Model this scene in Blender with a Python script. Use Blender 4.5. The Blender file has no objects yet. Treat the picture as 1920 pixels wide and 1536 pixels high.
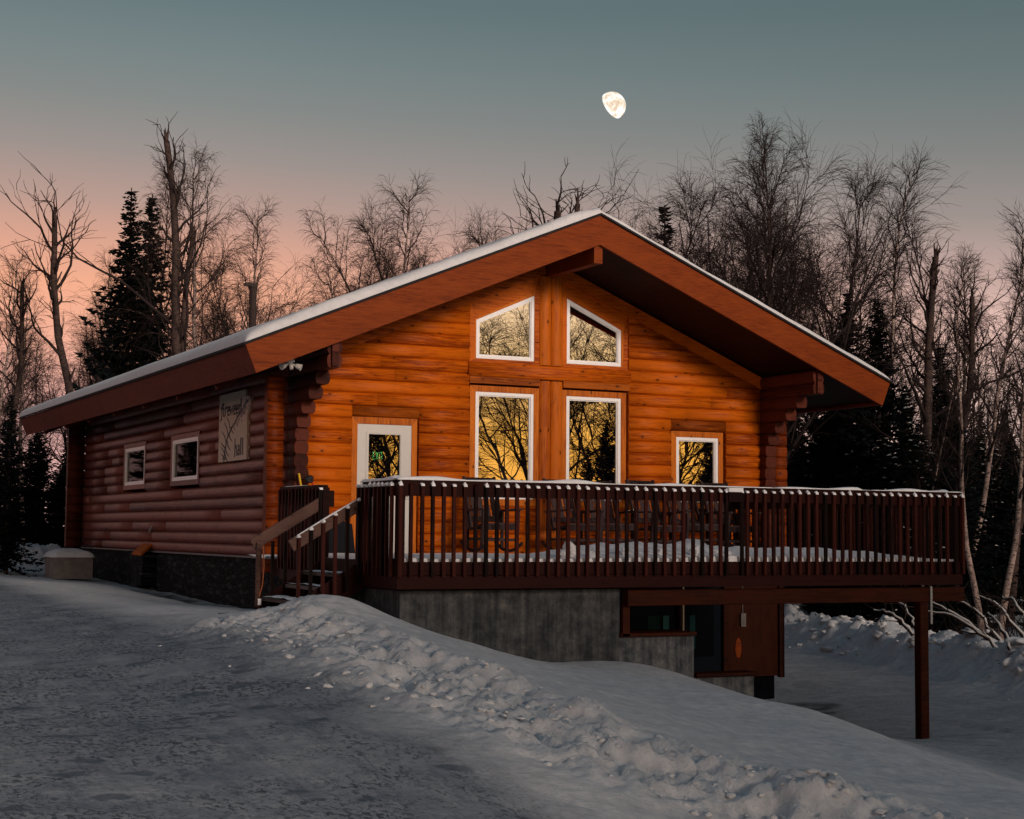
import bpy, math, random
import numpy as np
from mathutils import Vector, Matrix

random.seed(7)
RNG = np.random.default_rng(11)
scene = bpy.context.scene
COL = scene.collection
R = math.radians

# ------------------------------------------------------------------ camera
FPX = 3069.57                       # focal length in pixels of a 1920 wide frame
YAW, PIT, ROL = R(26.4036), R(4.2856), R(0.4711)
CAM = np.array([-8.1445, -23.946, 0.3583])
FW = np.array([math.sin(YAW)*math.cos(PIT), math.cos(YAW)*math.cos(PIT), math.sin(PIT)])
_r = np.array([math.cos(YAW), -math.sin(YAW), 0.0])
_u = np.cross(_r, FW)
RT = _r*math.cos(ROL) + _u*math.sin(ROL)
UP = -_r*math.sin(ROL) + _u*math.cos(ROL)
cd = bpy.data.cameras.new('camera')
cam = bpy.data.objects.new('camera', cd)
COL.objects.link(cam)
cd.sensor_width = 36.0
cd.lens = FPX/1920*36.0
cd.clip_start = 0.1
cd.clip_end = 6000
cam.matrix_world = Matrix(((RT[0], UP[0], -FW[0], CAM[0]), (RT[1], UP[1], -FW[1], CAM[1]),
                           (RT[2], UP[2], -FW[2], CAM[2]), (0, 0, 0, 1)))
scene.camera = cam
scene.view_settings.view_transform = 'Standard'
scene.view_settings.look = 'None'
scene.view_settings.exposure = 0.0
scene.view_settings.gamma = 1.0
scene.render.resolution_x = 1024
scene.render.resolution_y = 819


def spot(px, D, z=0.0):
    """ground position seen in column px of the photograph at depth D metres"""
    v = CAM + (FW*FPX + RT*(px-960))*D/FPX
    return float(v[0]), float(v[1])


# ------------------------------------------------------------------ node helper
class NT:
    def __init__(s, tree):
        s.t = tree; s.n = tree.nodes; s.l = tree.links

    def add(s, typ, ins=None, **kw):
        nd = s.n.new(typ)
        for k, v in kw.items():
            setattr(nd, k, v)
        for k, v in (ins or {}).items():
            sock = nd.inputs[k]
            if isinstance(v, bpy.types.NodeSocket):
                s.l.new(v, sock)
            else:
                sock.default_value = v
        return nd

    def math(s, op, a, b=0.0, c=None, clamp=False):
        ins = {0: a, 1: b}
        if c is not None:
            ins[2] = c
        return s.add('ShaderNodeMath', ins, operation=op, use_clamp=clamp).outputs[0]

    def ramp(s, fac, stops, interp='LINEAR'):
        nd = s.add('ShaderNodeValToRGB', {'Fac': fac})
        nd.color_ramp.interpolation = interp
        el = nd.color_ramp.elements
        while len(el) > 1:
            el.remove(el[-1])
        for i, (p, c) in enumerate(stops):
            e = el[0] if i == 0 else el.new(p)
            e.position = p
            e.color = (c[0], c[1], c[2], 1) if not isinstance(c, (int, float)) else (c, c, c, 1)
        return nd.outputs[0]

    def mix(s, fac, a, b, mode='MIX'):
        nd = s.add('ShaderNodeMix', data_type='RGBA', blend_type=mode)
        for i, v in ((0, fac), (6, a), (7, b)):
            if isinstance(v, bpy.types.NodeSocket):
                s.l.new(v, nd.inputs[i])
            else:
                nd.inputs[i].default_value = v if (i == 0 or len(v) == 4) else (*v, 1)
        return nd.outputs[2]

    def noise(s, vec, scale, detail=4, rough=0.55, dist=0.0):
        return s.add('ShaderNodeTexNoise', {'Vector': vec, 'Scale': scale, 'Detail': detail,
                                            'Roughness': rough, 'Distortion': dist}).outputs[0]

    def mapping(s, vec, scale=(1, 1, 1), rot=(0, 0, 0), loc=(0, 0, 0)):
        return s.add('ShaderNodeMapping', {'Vector': vec, 'Scale': scale, 'Rotation': rot, 'Location': loc}).outputs[0]


def new_mat(name):
    m = bpy.data.materials.new(name)
    m.use_nodes = True
    nt = NT(m.node_tree)
    b = nt.n['Principled BSDF']
    return m, nt, b


# ------------------------------------------------------------------ world: dusk sky
SUN_AZ = R(9)      # measured from the -Y direction towards +X
SUN_EL = R(13)
world = bpy.data.worlds.new("World")
scene.world = world
world.use_nodes = True
nt = NT(world.node_tree)
bg = nt.n['Background']
tc = nt.add('ShaderNodeTexCoord').outputs['Generated']
sep = nt.add('ShaderNodeSeparateXYZ', {0: tc})
zz = sep.outputs[2]


def wdot(v):
    return nt.add('ShaderNodeVectorMath', {0: tc, 1: v}, operation='DOT_PRODUCT').outputs['Value']


side = wdot((0.8957, -0.4446, 0))            # to the right of the hall
e = nt.math('ADD', zz, nt.math('MULTIPLY', side, 0.035))
left_sky = nt.ramp(e, [(0.0, (.74, .44, .42)), (0.06, (.80, .43, .38)), (0.10, (.84, .41, .29)),
                       (0.135, (.84, .395, .25)), (0.16, (.66, .345, .25)), (0.185, (.45, .30, .255)), (0.215, (.305, .262, .245)),
                       (0.245, (.215, .232, .225)), (0.275, (.165, .208, .213)), (0.31, (.115, .168, .182)), (0.5, (.08, .125, .15)),
                       (1.0, (.055, .09, .125))])
right_sky = nt.ramp(e, [(0.0, (1.0, .70, .63)), (0.08, (1.0, .70, .61)), (0.12, (.88, .58, .50)),
                        (0.155, (.54, .375, .335)), (0.195, (.31, .262, .245)), (0.235, (.200, .206, .200)), (0.275, (.135, .170, .172)),
                        (0.32, (.095, .138, .146)), (0.5, (.08, .12, .14)), (1.0, (.055, .09, .125))])
front = nt.mix(nt.math('MULTIPLY_ADD', side, 2.1, 0.36, clamp=True), left_sky, right_sky)
gold = nt.ramp(zz, [(0.0, (1.0, .42, .05)), (0.06, (1.1, .54, .09)), (0.10, (1.05, .66, .28)),
                    (0.15, (.98, .72, .50)), (0.22, (.40, .35, .31)), (0.35, (.15, .17, .18)), (1.0, (.06, .09, .12))])
back = nt.math('MULTIPLY_ADD', wdot((0.30, -0.954, 0)), 1.7, -0.35, clamp=True)
back = nt.math('SMOOTH_MIN', back, 1.0, 0.1)
sky = nt.mix(back, front, gold)
below = nt.math('MULTIPLY', zz, -30.0, clamp=True)
sky = nt.mix(below, sky, (.05, .055, .06))
nt.l.new(sky, bg.inputs['Color'])
bg.inputs['Strength'].default_value = 1.10

# ------------------------------------------------------------------ sun (just above the horizon, soft)
sl = bpy.data.lights.new('sun', 'SUN')
sl.energy = 3.3
sl.angle = R(14)
sl.color = (1.0, .81, .68)
sun = bpy.data.objects.new('sun', sl)
COL.objects.link(sun)
sd = Vector((math.sin(SUN_AZ)*math.cos(SUN_EL), -math.cos(SUN_AZ)*math.cos(SUN_EL), math.sin(SUN_EL)))
sun.rotation_euler = sd.to_track_quat('Z', 'Y').to_euler()
sun.location = (0, -30, 20)


# ------------------------------------------------------------------ mesh builder
class MB:
    def __init__(s):
        s.v = []; s.f = []; s.rnd = []; s.mi = []; s.cur = 0.5; s.mat = 0; s.sm = []; s.smooth = False

    def face(s, idx):
        s.f.append(idx); s.rnd.append(s.cur); s.mi.append(s.mat); s.sm.append(s.smooth)

    def pts(s, P):
        n = len(s.v); s.v.extend([tuple(map(float, p)) for p in P]); return n

    def new(s):
        s.cur = random.random(); return s

    def box(s, x0, x1, y0, y1, z0, z1):
        s.new()
        n = s.pts([(x0, y0, z0), (x1, y0, z0), (x1, y1, z0), (x0, y1, z0), (x0, y0, z1), (x1, y0, z1), (x1, y1, z1), (x0, y1, z1)])
        for q in ((0, 3, 2, 1), (4, 5, 6, 7), (0, 1, 5, 4), (1, 2, 6, 5), (2, 3, 7, 6), (3, 0, 4, 7)):
            s.face([n+i for i in q])
        return s

    def beam(s, a, b, w, h, up=(0, 0, 1), c=0.004):
        """chamfered board from a to b, w sideways, h along up"""
        s.new()
        a = Vector(a); b = Vector(b); d = (b-a).normalized(); up = Vector(up)
        sd_ = d.cross(up)
        if sd_.length < 1e-4:
            sd_ = d.cross(Vector((1, 0, 0)))
        sd_.normalize(); u = sd_.cross(d).normalized()
        w /= 2; h /= 2; c = min(c, w*.5, h*.5)
        ring = [(-w+c, -h), (w-c, -h), (w, -h+c), (w, h-c), (w-c, h), (-w+c, h), (-w, h-c), (-w, -h+c)]
        n = s.pts([a+sd_*x+u*y for x, y in ring]); m = s.pts([b+sd_*x+u*y for x, y in ring])
        k = len(ring)
        for i in range(k):
            j = (i+1) % k; s.face([n+j, n+i, m+i, m+j])
        s.face([n+i for i in range(k)]); s.face([m+i for i in reversed(range(k))])
        return s

    def prism(s, poly, off):
        """poly: 3D points (planar), extruded by vector off"""
        s.new()
        n = s.pts(poly); m = s.pts([Vector(p)+Vector(off) for p in poly]); k = len(poly)
        s.face([n+i for i in range(k)]); s.face([m+i for i in reversed(range(k))])
        for i in range(k):
            j = (i+1) % k; s.face([n+j, n+i, m+i, m+j])
        return s

    def ringframe(s, outer, inner, off):
        """frame between two parallel polygons, each side a board of its own"""
        k = len(outer)
        for i in range(k):
            j = (i+1) % k
            s.prism([outer[i], outer[j], inner[j], inner[i]], off)
        return s

    def tube(s, P, rad, n=6, cap=True):
        s.new()
        P = [Vector(p) for p in P]
        if not isinstance(rad, (list, tuple)):
            rad = [rad]*len(P)
        last = None
        ref = Vector((0.31, 0.17, 0.93))
        for i, p in enumerate(P):
            d = (P[min(i+1, len(P)-1)]-P[max(i-1, 0)])
            if d.length < 1e-9:
                d = Vector((0, 0, 1))
            d.normalize()
            a = d.cross(ref)
            if a.length < .05:
                a = d.cross(Vector((1, 0, 0)))
            a.normalize(); b = d.cross(a)
            k = s.pts([p+(a*math.cos(2*math.pi*t/n)+b*math.sin(2*math.pi*t/n))*rad[i] for t in range(n)])
            if last is not None:
                for t in range(n):
                    u = (t+1) % n; s.face([last+t, last+u, k+u, k+t])
            elif cap:
                s.face([k+t for t in reversed(range(n))])
            last = k
        if cap:
            s.face([last+t for t in range(n)])
        return s

    def blob(s, c, r, sub=1, jit=.25):
        s.new()
        V, F = ICO[sub]
        ph = RNG.random(3)*6
        k = 1+jit*(np.sin(V@RNG.normal(size=3)*2.3+ph[0])*.6+np.sin(V@RNG.normal(size=3)*4.1+ph[1])*.4)
        P = V*k[:, None]*np.array(r)+np.array(c)
        n = s.pts(P)
        for f in F:
            s.face([n+i for i in f])
        return s

    def build(s, name, mats, parent=None, smooth=None):
        me = bpy.data.meshes.new(name)
        me.from_pydata(s.v, [], s.f)
        if not isinstance(mats, (list, tuple)):
            mats = [mats]
        for m in mats:
            me.materials.append(m)
        at = me.attributes.new('rnd', 'FLOAT', 'FACE')
        at.data.foreach_set('value', np.array(s.rnd, dtype=np.float32))
        if len(mats) > 1:
            me.polygons.foreach_set('material_index', np.array(s.mi, dtype=np.int32))
        sm = np.array(s.sm if smooth is None else [smooth]*len(s.f), dtype=bool)
        me.polygons.foreach_set('use_smooth', sm)
        me.update()
        o = bpy.data.objects.new(name, me)
        COL.objects.link(o)
        if parent is not None:
            o.parent = parent
            o.matrix_parent_inverse = world_of(parent).inverted()
        return o


def world_of(o):
    m = o.matrix_basis.copy()
    if o.parent is not None:
        m = world_of(o.parent) @ o.matrix_parent_inverse @ m
    return m


def ico(sub):
    t = (1+5**.5)/2
    V = [(-1, t, 0), (1, t, 0), (-1, -t, 0), (1, -t, 0), (0, -1, t), (0, 1, t), (0, -1, -t), (0, 1, -t), (t, 0, -1), (t, 0, 1), (-t, 0, -1), (-t, 0, 1)]
    F = [(0, 11, 5), (0, 5, 1), (0, 1, 7), (0, 7, 10), (0, 10, 11), (1, 5, 9), (5, 11, 4), (11, 10, 2), (10, 7, 6), (7, 1, 8),
         (3, 9, 4), (3, 4, 2), (3, 2, 6), (3, 6, 8), (3, 8, 9), (4, 9, 5), (2, 4, 11), (6, 2, 10), (8, 6, 7), (9, 8, 1)]
    V = [np.array(v)/np.linalg.norm(v) for v in V]
    for _ in range(sub):
        mid = {}; G = []

        def m(a, b):
            k = (min(a, b), max(a, b))
            if k not in mid:
                q = V[a]+V[b]; V.append(q/np.linalg.norm(q)); mid[k] = len(V)-1
            return mid[k]
        for a, b, c in F:
            x, y, z = m(a, b), m(b, c), m(c, a)
            G += [(a, x, z), (b, y, x), (c, z, y), (x, y, z)]
        F = G
    return np.array(V), F


ICO = [ico(0), ico(1), ico(2), ico(3)]


def empty(name, loc, label=None, cat=None, group=None, kind=None):
    o = bpy.data.objects.new(name, None)
    COL.objects.link(o)
    o.location = loc
    o.empty_display_size = .3
    return tag(o, label, cat, group, kind)


def tag(o, label=None, cat=None, group=None, kind=None):
    for k, v in (('label', label), ('category', cat), ('group', group), ('kind', kind)):
        if v:
            o[k] = v
    return o


def copy_tree(o, parent=None):
    c = o.copy()
    COL.objects.link(c)
    if parent is not None:
        c.parent = parent
    for ch in list(o.children):
        copy_tree(ch, c)
    return c


# ------------------------------------------------------------------ materials
def wood(name, c1, c2, grain='X', knots=True, rough=.55, dark=(.02, .008, .004), gscale=1.0, spec=.08, var=.5, knot_c=None, bump=.25):
    m, nt, b = new_mat(name)
    co = nt.add('ShaderNodeTexCoord').outputs['Object']
    rnd = nt.add('ShaderNodeAttribute', attribute_name='rnd').outputs['Fac']
    off = nt.add('ShaderNodeCombineXYZ', {0: nt.math('MULTIPLY', rnd, 31.7), 1: nt.math('MULTIPLY', rnd, 17.3), 2: nt.math('MULTIPLY', rnd, 23.1)}).outputs[0]
    v = nt.add('ShaderNodeVectorMath', {0: co, 1: off}, operation='ADD').outputs[0]
    sc = {'X': (.06, 1, 1), 'Y': (1, .06, 1), 'Z': (1, 1, .06)}[grain]
    g = nt.noise(nt.mapping(v, sc), 42*gscale, 6, .65, .6)
    g2 = nt.noise(nt.mapping(v, [1 if s == 1 else .25 for s in sc]), 5, 3, .6, .3)
    f = nt.math('ADD', nt.math('MULTIPLY', nt.math('SUBTRACT', g, .5), 1.05), nt.math('MULTIPLY_ADD', g2, .40, .375))
    f = nt.math('ADD', f, nt.math('MULTIPLY', nt.math('SUBTRACT', rnd, .5), var))
    col = nt.ramp(f, [(.25, [x*.45 for x in c1]), (.42, c1), (.62, c2), (.85, [min(1, x*1.15) for x in c2])])
    if knots:
        ks = [5.0 if s == 1 else 2.7 for s in sc]
        vo = nt.add('ShaderNodeTexVoronoi', {'Vector': nt.mapping(v, ks), 'Scale': 1.25, 'Randomness': 1.0})
        w = nt.math('ADD', vo.outputs['Distance'], nt.math('MULTIPLY', nt.noise(v, 30, 2), .05))
        kf = nt.ramp(w, [(.0, 1), (.10, .95), (.15, .0)])
        kr = nt.ramp(w, [(.0, 1), (.1, .6), (.32, 0)])
        col = nt.mix(nt.math('MULTIPLY', kr, .35), col, [x*.35 for x in c1])
        col = nt.mix(nt.math('MULTIPLY', kf, .85), col, knot_c or dark)
        # checks: thin dark cracks along the grain
        ck = nt.noise(nt.mapping(v, [s*.5 if s < 1 else s for s in sc]), 16, 2, .5)
        cf = nt.ramp(ck, [(.485, 0), (.5, .7), (.515, 0)])
        col = nt.mix(nt.math('MULTIPLY', cf, nt.ramp(nt.noise(v, 1.7), [(.5, 0), (.6, .8)])), col, dark)
    nt.l.new(col, b.inputs['Base Color'])
    b.inputs['Roughness'].default_value = rough
    b.inputs['Specular IOR Level'].default_value = spec
    bp = nt.add('ShaderNodeBump', {'Strength': bump, 'Distance': .01, 'Height': g})
    nt.l.new(bp.outputs[0], b.inputs['Normal'])
    return m


def plain(name, c, rough=.5, metal=0.0, nz=.15, nscale=20, spec=.4, bump=0.0):
    m, nt, b = new_mat(name)
    co = nt.add('ShaderNodeTexCoord').outputs['Object']
    g = nt.noise(co, nscale, 5, .6)
    col = nt.ramp(g, [(.3, [x*(1-nz) for x in c]), (.7, [min(1, x*(1+nz)) for x in c])])
    nt.l.new(col, b.inputs['Base Color'])
    b.inputs['Roughness'].default_value = rough
    b.inputs['Metallic'].default_value = metal
    b.inputs['Specular IOR Level'].default_value = spec
    if bump:
        bp = nt.add('ShaderNodeBump', {'Strength': bump, 'Distance': .01, 'Height': g})
        nt.l.new(bp.outputs[0], b.inputs['Normal'])
    return m


def snow_mat(name, c, dirt=0.0, bump=.5, road=False):
    m, nt, b = new_mat(name)
    co = nt.add('ShaderNodeTexCoord').outputs['Object']
    g = nt.noise(co, 9, 8, .62)
    fine = nt.noise(co, 70, 3, .7)
    col = nt.ramp(g, [(.3, [x*.86 for x in c]), (.65, c)])
    if dirt:
        speck = nt.noise(nt.mapping(co, (1, .55, 1), rot=(0, 0, .35)), 21, 6, .72, .4)
        zone = nt.ramp(nt.noise(co, 1.1, 3), [(.40, 0), (.66, 1)])
        sf = nt.ramp(speck, [(.57, 0), (.68, 1)])
        col = nt.mix(nt.math('MULTIPLY', nt.math('MULTIPLY', sf, zone), dirt), col, (.035, .045, .055))
        dots = nt.add('ShaderNodeTexVoronoi', {'Vector': co, 'Scale': 13.0}).outputs['Distance']
        df = nt.math('MULTIPLY', nt.ramp(dots, [(.0, 1), (.07, .9), (.12, 0)]), nt.ramp(nt.noise(co, 2.3, 2), [(.47, 0), (.55, 1)]))
        col = nt.mix(nt.math('MULTIPLY', df, dirt), col, (.02, .025, .03))
    nt.l.new(col, b.inputs['Base Color'])
    b.inputs['Roughness'].default_value = .75
    b.inputs['Specular IOR Level'].default_value = .25
    h = nt.math('ADD', g, nt.math('MULTIPLY', fine, .25))
    bp = nt.add('ShaderNodeBump', {'Strength': bump, 'Distance': .03, 'Height': h})
    nt.l.new(bp.outputs[0], b.inputs['Normal'])
    return m


M = {}
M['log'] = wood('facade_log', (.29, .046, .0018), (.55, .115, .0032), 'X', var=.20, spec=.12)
M['log_side'] = wood('shaded_side_log', (.080, .017, .011), (.185, .052, .038), 'Y', rough=.42, spec=.22, var=.4)  # dark purplish copy of the facade log: the side wall's shade is in its colour
M['log_dark'] = wood('dark_log', (.045, .009, .005), (.095, .021, .011), 'Y', var=.4)
M['log_stub'] = wood('shaded_stub_log', (.11, .015, .001), (.24, .042, .002), 'X', var=.3, spec=.12)  # facade log made darker, with the shade at the corners mixed into its colour
M['trim'] = wood('window_trim_wood', (.40, .088, .003), (.56, .145, .006), 'Z', var=.2, spec=.15)
M['header'] = wood('header_log_wood', (.20, .04, .004), (.36, .085, .006), 'X', var=.3)
M['post'] = wood('post_log_wood', (.32, .060, .003), (.50, .115, .005), 'Z', var=.25, spec=.15)
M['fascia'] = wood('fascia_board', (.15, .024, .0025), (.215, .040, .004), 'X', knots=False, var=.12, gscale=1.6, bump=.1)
M['fascia_shaded'] = wood('eave_fascia_board', (.10, .018, .008), (.15, .030, .013), 'Y', knots=False, var=.12, gscale=1.6, bump=.1)  # darker copy of the gable fascia, shade of the eave side put into the colour
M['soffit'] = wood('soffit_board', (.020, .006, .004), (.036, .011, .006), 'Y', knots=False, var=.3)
M['deck'] = wood('deck_stain', (.009, .0015, .0012), (.042, .0076, .0048), 'Z', knots=False, var=.7, rough=.6, gscale=1.3)
M['deck_h'] = wood('deck_stain_boards', (.009, .0016, .0012), (.021, .0040, .003), 'X', knots=False, var=.3, rough=.6)
M['beam'] = wood('beam_wood', (.013, .0021, .0008), (.038, .0068, .002), 'X', var=.25)
M['weathered'] = wood('weathered_rail_wood', (.045, .022, .017), (.11, .060, .048), 'X', var=.2, dark=(.02, .012, .01))
M['plywood'] = wood('stained_plywood', (.016, .003, .0012), (.042, .008, .0025), 'Z', var=.1, gscale=1.2)
M['chair'] = wood('chair_wood', (.014, .007, .007), (.055, .036, .037), 'Z', knots=False, var=.4)
M['tread'] = wood('tread_wood', (.045, .035, .034), (.10, .085, .08), 'Y', knots=False, var=.4)
M['white'] = plain('white_vinyl', (.90, .89, .90), .4, nz=.03)
M['doorpaint'] = plain('white_door_paint', (.60, .58, .55), .45, nz=.04, nscale=60)
M['metal'] = plain('brushed_metal', (.35, .34, .33), .35, metal=.8)
M['lampwhite'] = plain('white_lamp_metal', (.55, .53, .5), .4)
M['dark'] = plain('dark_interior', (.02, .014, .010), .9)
M['shingle'] = plain('dark_shingle_edge', (.012, .012, .014), .9, nz=.5, nscale=50)
M['black'] = plain('black_rubber', (.012, .012, .014), .6)
M['yellow'] = plain('yellow_plastic', (.75, .45, .02), .4)
M['red'] = plain('red_plastic', (.6, .04, .01), .4)
M['navy'] = plain('dark_blue_plastic', (.003, .004, .008), .6, spec=.1)
M['boxgrey'] = plain('grey_painted_box', (.17, .15, .145), .7, nz=.25, nscale=8)
M['signboard'] = plain('sign_board_paint', (.56, .45, .36), .7, nz=.1, nscale=9)
M['signpaint'] = plain('sign_lettering', (.012, .016, .026), .6)
M['signpale'] = plain('sign_flower_paint', (.20, .17, .20), .6)
M['snow_clean'] = snow_mat('clean_snow', (.95, .95, .97), 0, .15)
M['snow_deck'] = snow_mat('deck_snow', (.85, .85, .87), 0, .3)
M['snow_roof'] = snow_mat('roof_snow', (.66, .66, .68), 0, .15)
M['snow_tree'] = snow_mat('branch_snow', (.6, .58, .56), 0, .2)
M['snow_chunk'] = snow_mat('berm_snow', (.58, .59, .61), .06, .5)


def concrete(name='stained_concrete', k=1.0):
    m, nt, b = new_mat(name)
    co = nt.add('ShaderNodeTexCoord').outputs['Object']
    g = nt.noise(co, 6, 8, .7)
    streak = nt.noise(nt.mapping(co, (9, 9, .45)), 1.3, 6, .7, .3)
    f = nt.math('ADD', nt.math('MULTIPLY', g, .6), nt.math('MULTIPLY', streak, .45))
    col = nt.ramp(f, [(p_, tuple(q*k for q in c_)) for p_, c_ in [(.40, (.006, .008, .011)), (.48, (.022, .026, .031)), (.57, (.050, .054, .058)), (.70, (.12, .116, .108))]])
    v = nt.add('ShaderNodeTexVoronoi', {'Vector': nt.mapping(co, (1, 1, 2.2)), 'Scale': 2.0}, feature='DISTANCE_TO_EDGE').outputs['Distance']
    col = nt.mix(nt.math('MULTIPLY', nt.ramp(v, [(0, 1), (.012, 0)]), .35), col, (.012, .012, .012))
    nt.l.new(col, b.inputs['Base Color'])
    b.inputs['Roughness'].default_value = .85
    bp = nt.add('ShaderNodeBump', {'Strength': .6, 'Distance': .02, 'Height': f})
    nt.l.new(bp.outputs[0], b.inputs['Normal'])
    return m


def stone():
    m, nt, b = new_mat('stacked_stone')
    co = nt.add('ShaderNodeTexCoord').outputs['Object']
    wv = nt.add('ShaderNodeVectorMath', {0: co, 1: nt.add('ShaderNodeVectorMath', {0: nt.add('ShaderNodeTexNoise', {'Vector': co, 'Scale': 6.0}).outputs['Color'], 'Scale': .06}, operation='SCALE').outputs[0]}, operation='ADD').outputs[0]
    v = nt.add('ShaderNodeTexVoronoi', {'Vector': nt.mapping(wv, (1, 2.6, 9.0)), 'Scale': 1.5}, distance='CHEBYCHEV')
    e_ = nt.add('ShaderNodeTexVoronoi', {'Vector': nt.mapping(wv, (1, 2.6, 9.0)), 'Scale': 1.5}, feature='DISTANCE_TO_EDGE').outputs['Distance']
    c = nt.ramp(nt.add('ShaderNodeSeparateColor', {0: v.outputs['Color']}).outputs[0], [(0, (.003, .004, .006)), (.6, (.010, .013, .018)), (1, (.032, .038, .048))])
    c = nt.mix(nt.ramp(e_, [(0, 1), (.07, 0)]), c, (.002, .0025, .003))
    nt.l.new(c, b.inputs['Base Color'])
    b.inputs['Specular IOR Level'].default_value = .12
    b.inputs['Roughness'].default_value = .8
    h = nt.math('ADD', nt.ramp(e_, [(0, 0), (.12, 1)]), nt.math('MULTIPLY', nt.noise(co, 25, 4), .4))
    bp = nt.add('ShaderNodeBump', {'Strength': .9, 'Distance': .04, 'Height': h})
    nt.l.new(bp.outputs[0], b.inputs['Normal'])
    return m


def glass(name, refl=.5, tint=(1, 1, 1), inner=(.01, .01, .012), warp=.0):
    """window pane: mirror-like reflection over a see-through pane"""
    m, nt, b = new_mat(name)
    nt.n.remove(b)
    out = nt.n['Material Output']
    co = nt.add('ShaderNodeTexCoord').outputs['Object']
    gl = nt.add('ShaderNodeBsdfGlossy', {'Color': (*tint, 1), 'Roughness': .0})
    if warp:
        bp = nt.add('ShaderNodeBump', {'Strength': warp, 'Distance': .02, 'Height': nt.noise(co, 2.2, 1, .4)})
        nt.l.new(bp.outputs[0], gl.inputs['Normal'])
    tr = nt.add('ShaderNodeBsdfTransparent', {'Color': (.75, .75, .75, 1)})
    mx = nt.add('ShaderNodeMixShader', {0: refl, 1: tr.outputs[0], 2: gl.outputs[0]})
    nt.l.new(mx.outputs[0], out.inputs['Surface'])
    return m


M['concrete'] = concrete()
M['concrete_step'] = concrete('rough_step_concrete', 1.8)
M['stone'] = stone()
M['glass'] = glass('window_glass', .80, (1, .97, .9), warp=.018)
M['glass_side'] = glass('side_window_glass', .05, (1, 1, 1), warp=.1)
M['teal_glint'] = plain('painted_teal_glint', (.004, .040, .042), .3, spec=.1)  # teal light of the basement panes as a flat colour
M['glass_black'] = plain('dark_basement_glass', (.0015, .002, .004), .15, spec=.15)


def emissive(name, c, s=1.0):
    m, nt, b = new_mat(name)
    b.inputs['Base Color'].default_value = (*c, 1)
    b.inputs['Emission Color'].default_value = (*c, 1)
    b.inputs['Emission Strength'].default_value = s
    return m


M['exit'] = emissive('exit_sign_glow', (.25, .75, .25), 5.0)


def bark(name, pale, darkc, marks=True, scale=1.0):
    m, nt, b = new_mat(name)
    co = nt.add('ShaderNodeTexCoord').outputs['Object']
    g = nt.noise(nt.mapping(co, (6, 6, 14)), 1.6*scale, 5, .7, .5)
    col = nt.ramp(g, [(.40, darkc), (.52, pale), (.8, [min(1, x*1.25) for x in pale])])
    big = nt.ramp(nt.noise(co, .9, 3), [(.42, 0), (.6, 1)])
    col = nt.mix(nt.math('MULTIPLY', big, .55 if marks else .2), col, darkc)
    nt.l.new(col, b.inputs['Base Color'])
    b.inputs['Roughness'].default_value = .85
    b.inputs['Specular IOR Level'].default_value = .15
    return m


M['birch'] = bark('birch_bark', (.34, .25, .22), (.040, .029, .028))
M['bark'] = bark('dark_bark', (.060, .038, .032), (.014, .010, .011))
M['twig'] = plain('twig_bark', (.022, .0155, .015), .9, nz=.3, nscale=2, spec=.1)
M['twig_warm'] = plain('warm_twig_bark', (.042, .028, .025), .9, nz=.3, nscale=2, spec=.1)
M['needle'] = plain('spruce_needles', (.0040, .0062, .0068), .95, nz=.55, nscale=3, spec=.05)
M['strap'] = plain('galvanised_strap', (.30, .30, .29), .5, nz=.2)

# ------------------------------------------------------------------ numpy noise
_T = RNG.random((256, 256))


def vnoise(x, y):
    xi = np.floor(x).astype(int); yi = np.floor(y).astype(int)
    fx = x-xi; fy = y-yi
    fx = fx*fx*(3-2*fx); fy = fy*fy*(3-2*fy)
    a = _T[xi % 256, yi % 256]; b = _T[(xi+1) % 256, yi % 256]; c = _T[xi % 256, (yi+1) % 256]; d = _T[(xi+1) % 256, (yi+1) % 256]
    return (a*(1-fx)+b*fx)*(1-fy)+(c*(1-fx)+d*fx)*fy-.5


def fbm(x, y, oct=4, lac=2.03, gain=.5):
    s = 0; a = 1.0
    for i in range(oct):
        s = s+a*vnoise(x+i*17.3, y+i*9.1); x = x*lac; y = y*lac; a *= gain
    return s


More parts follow.
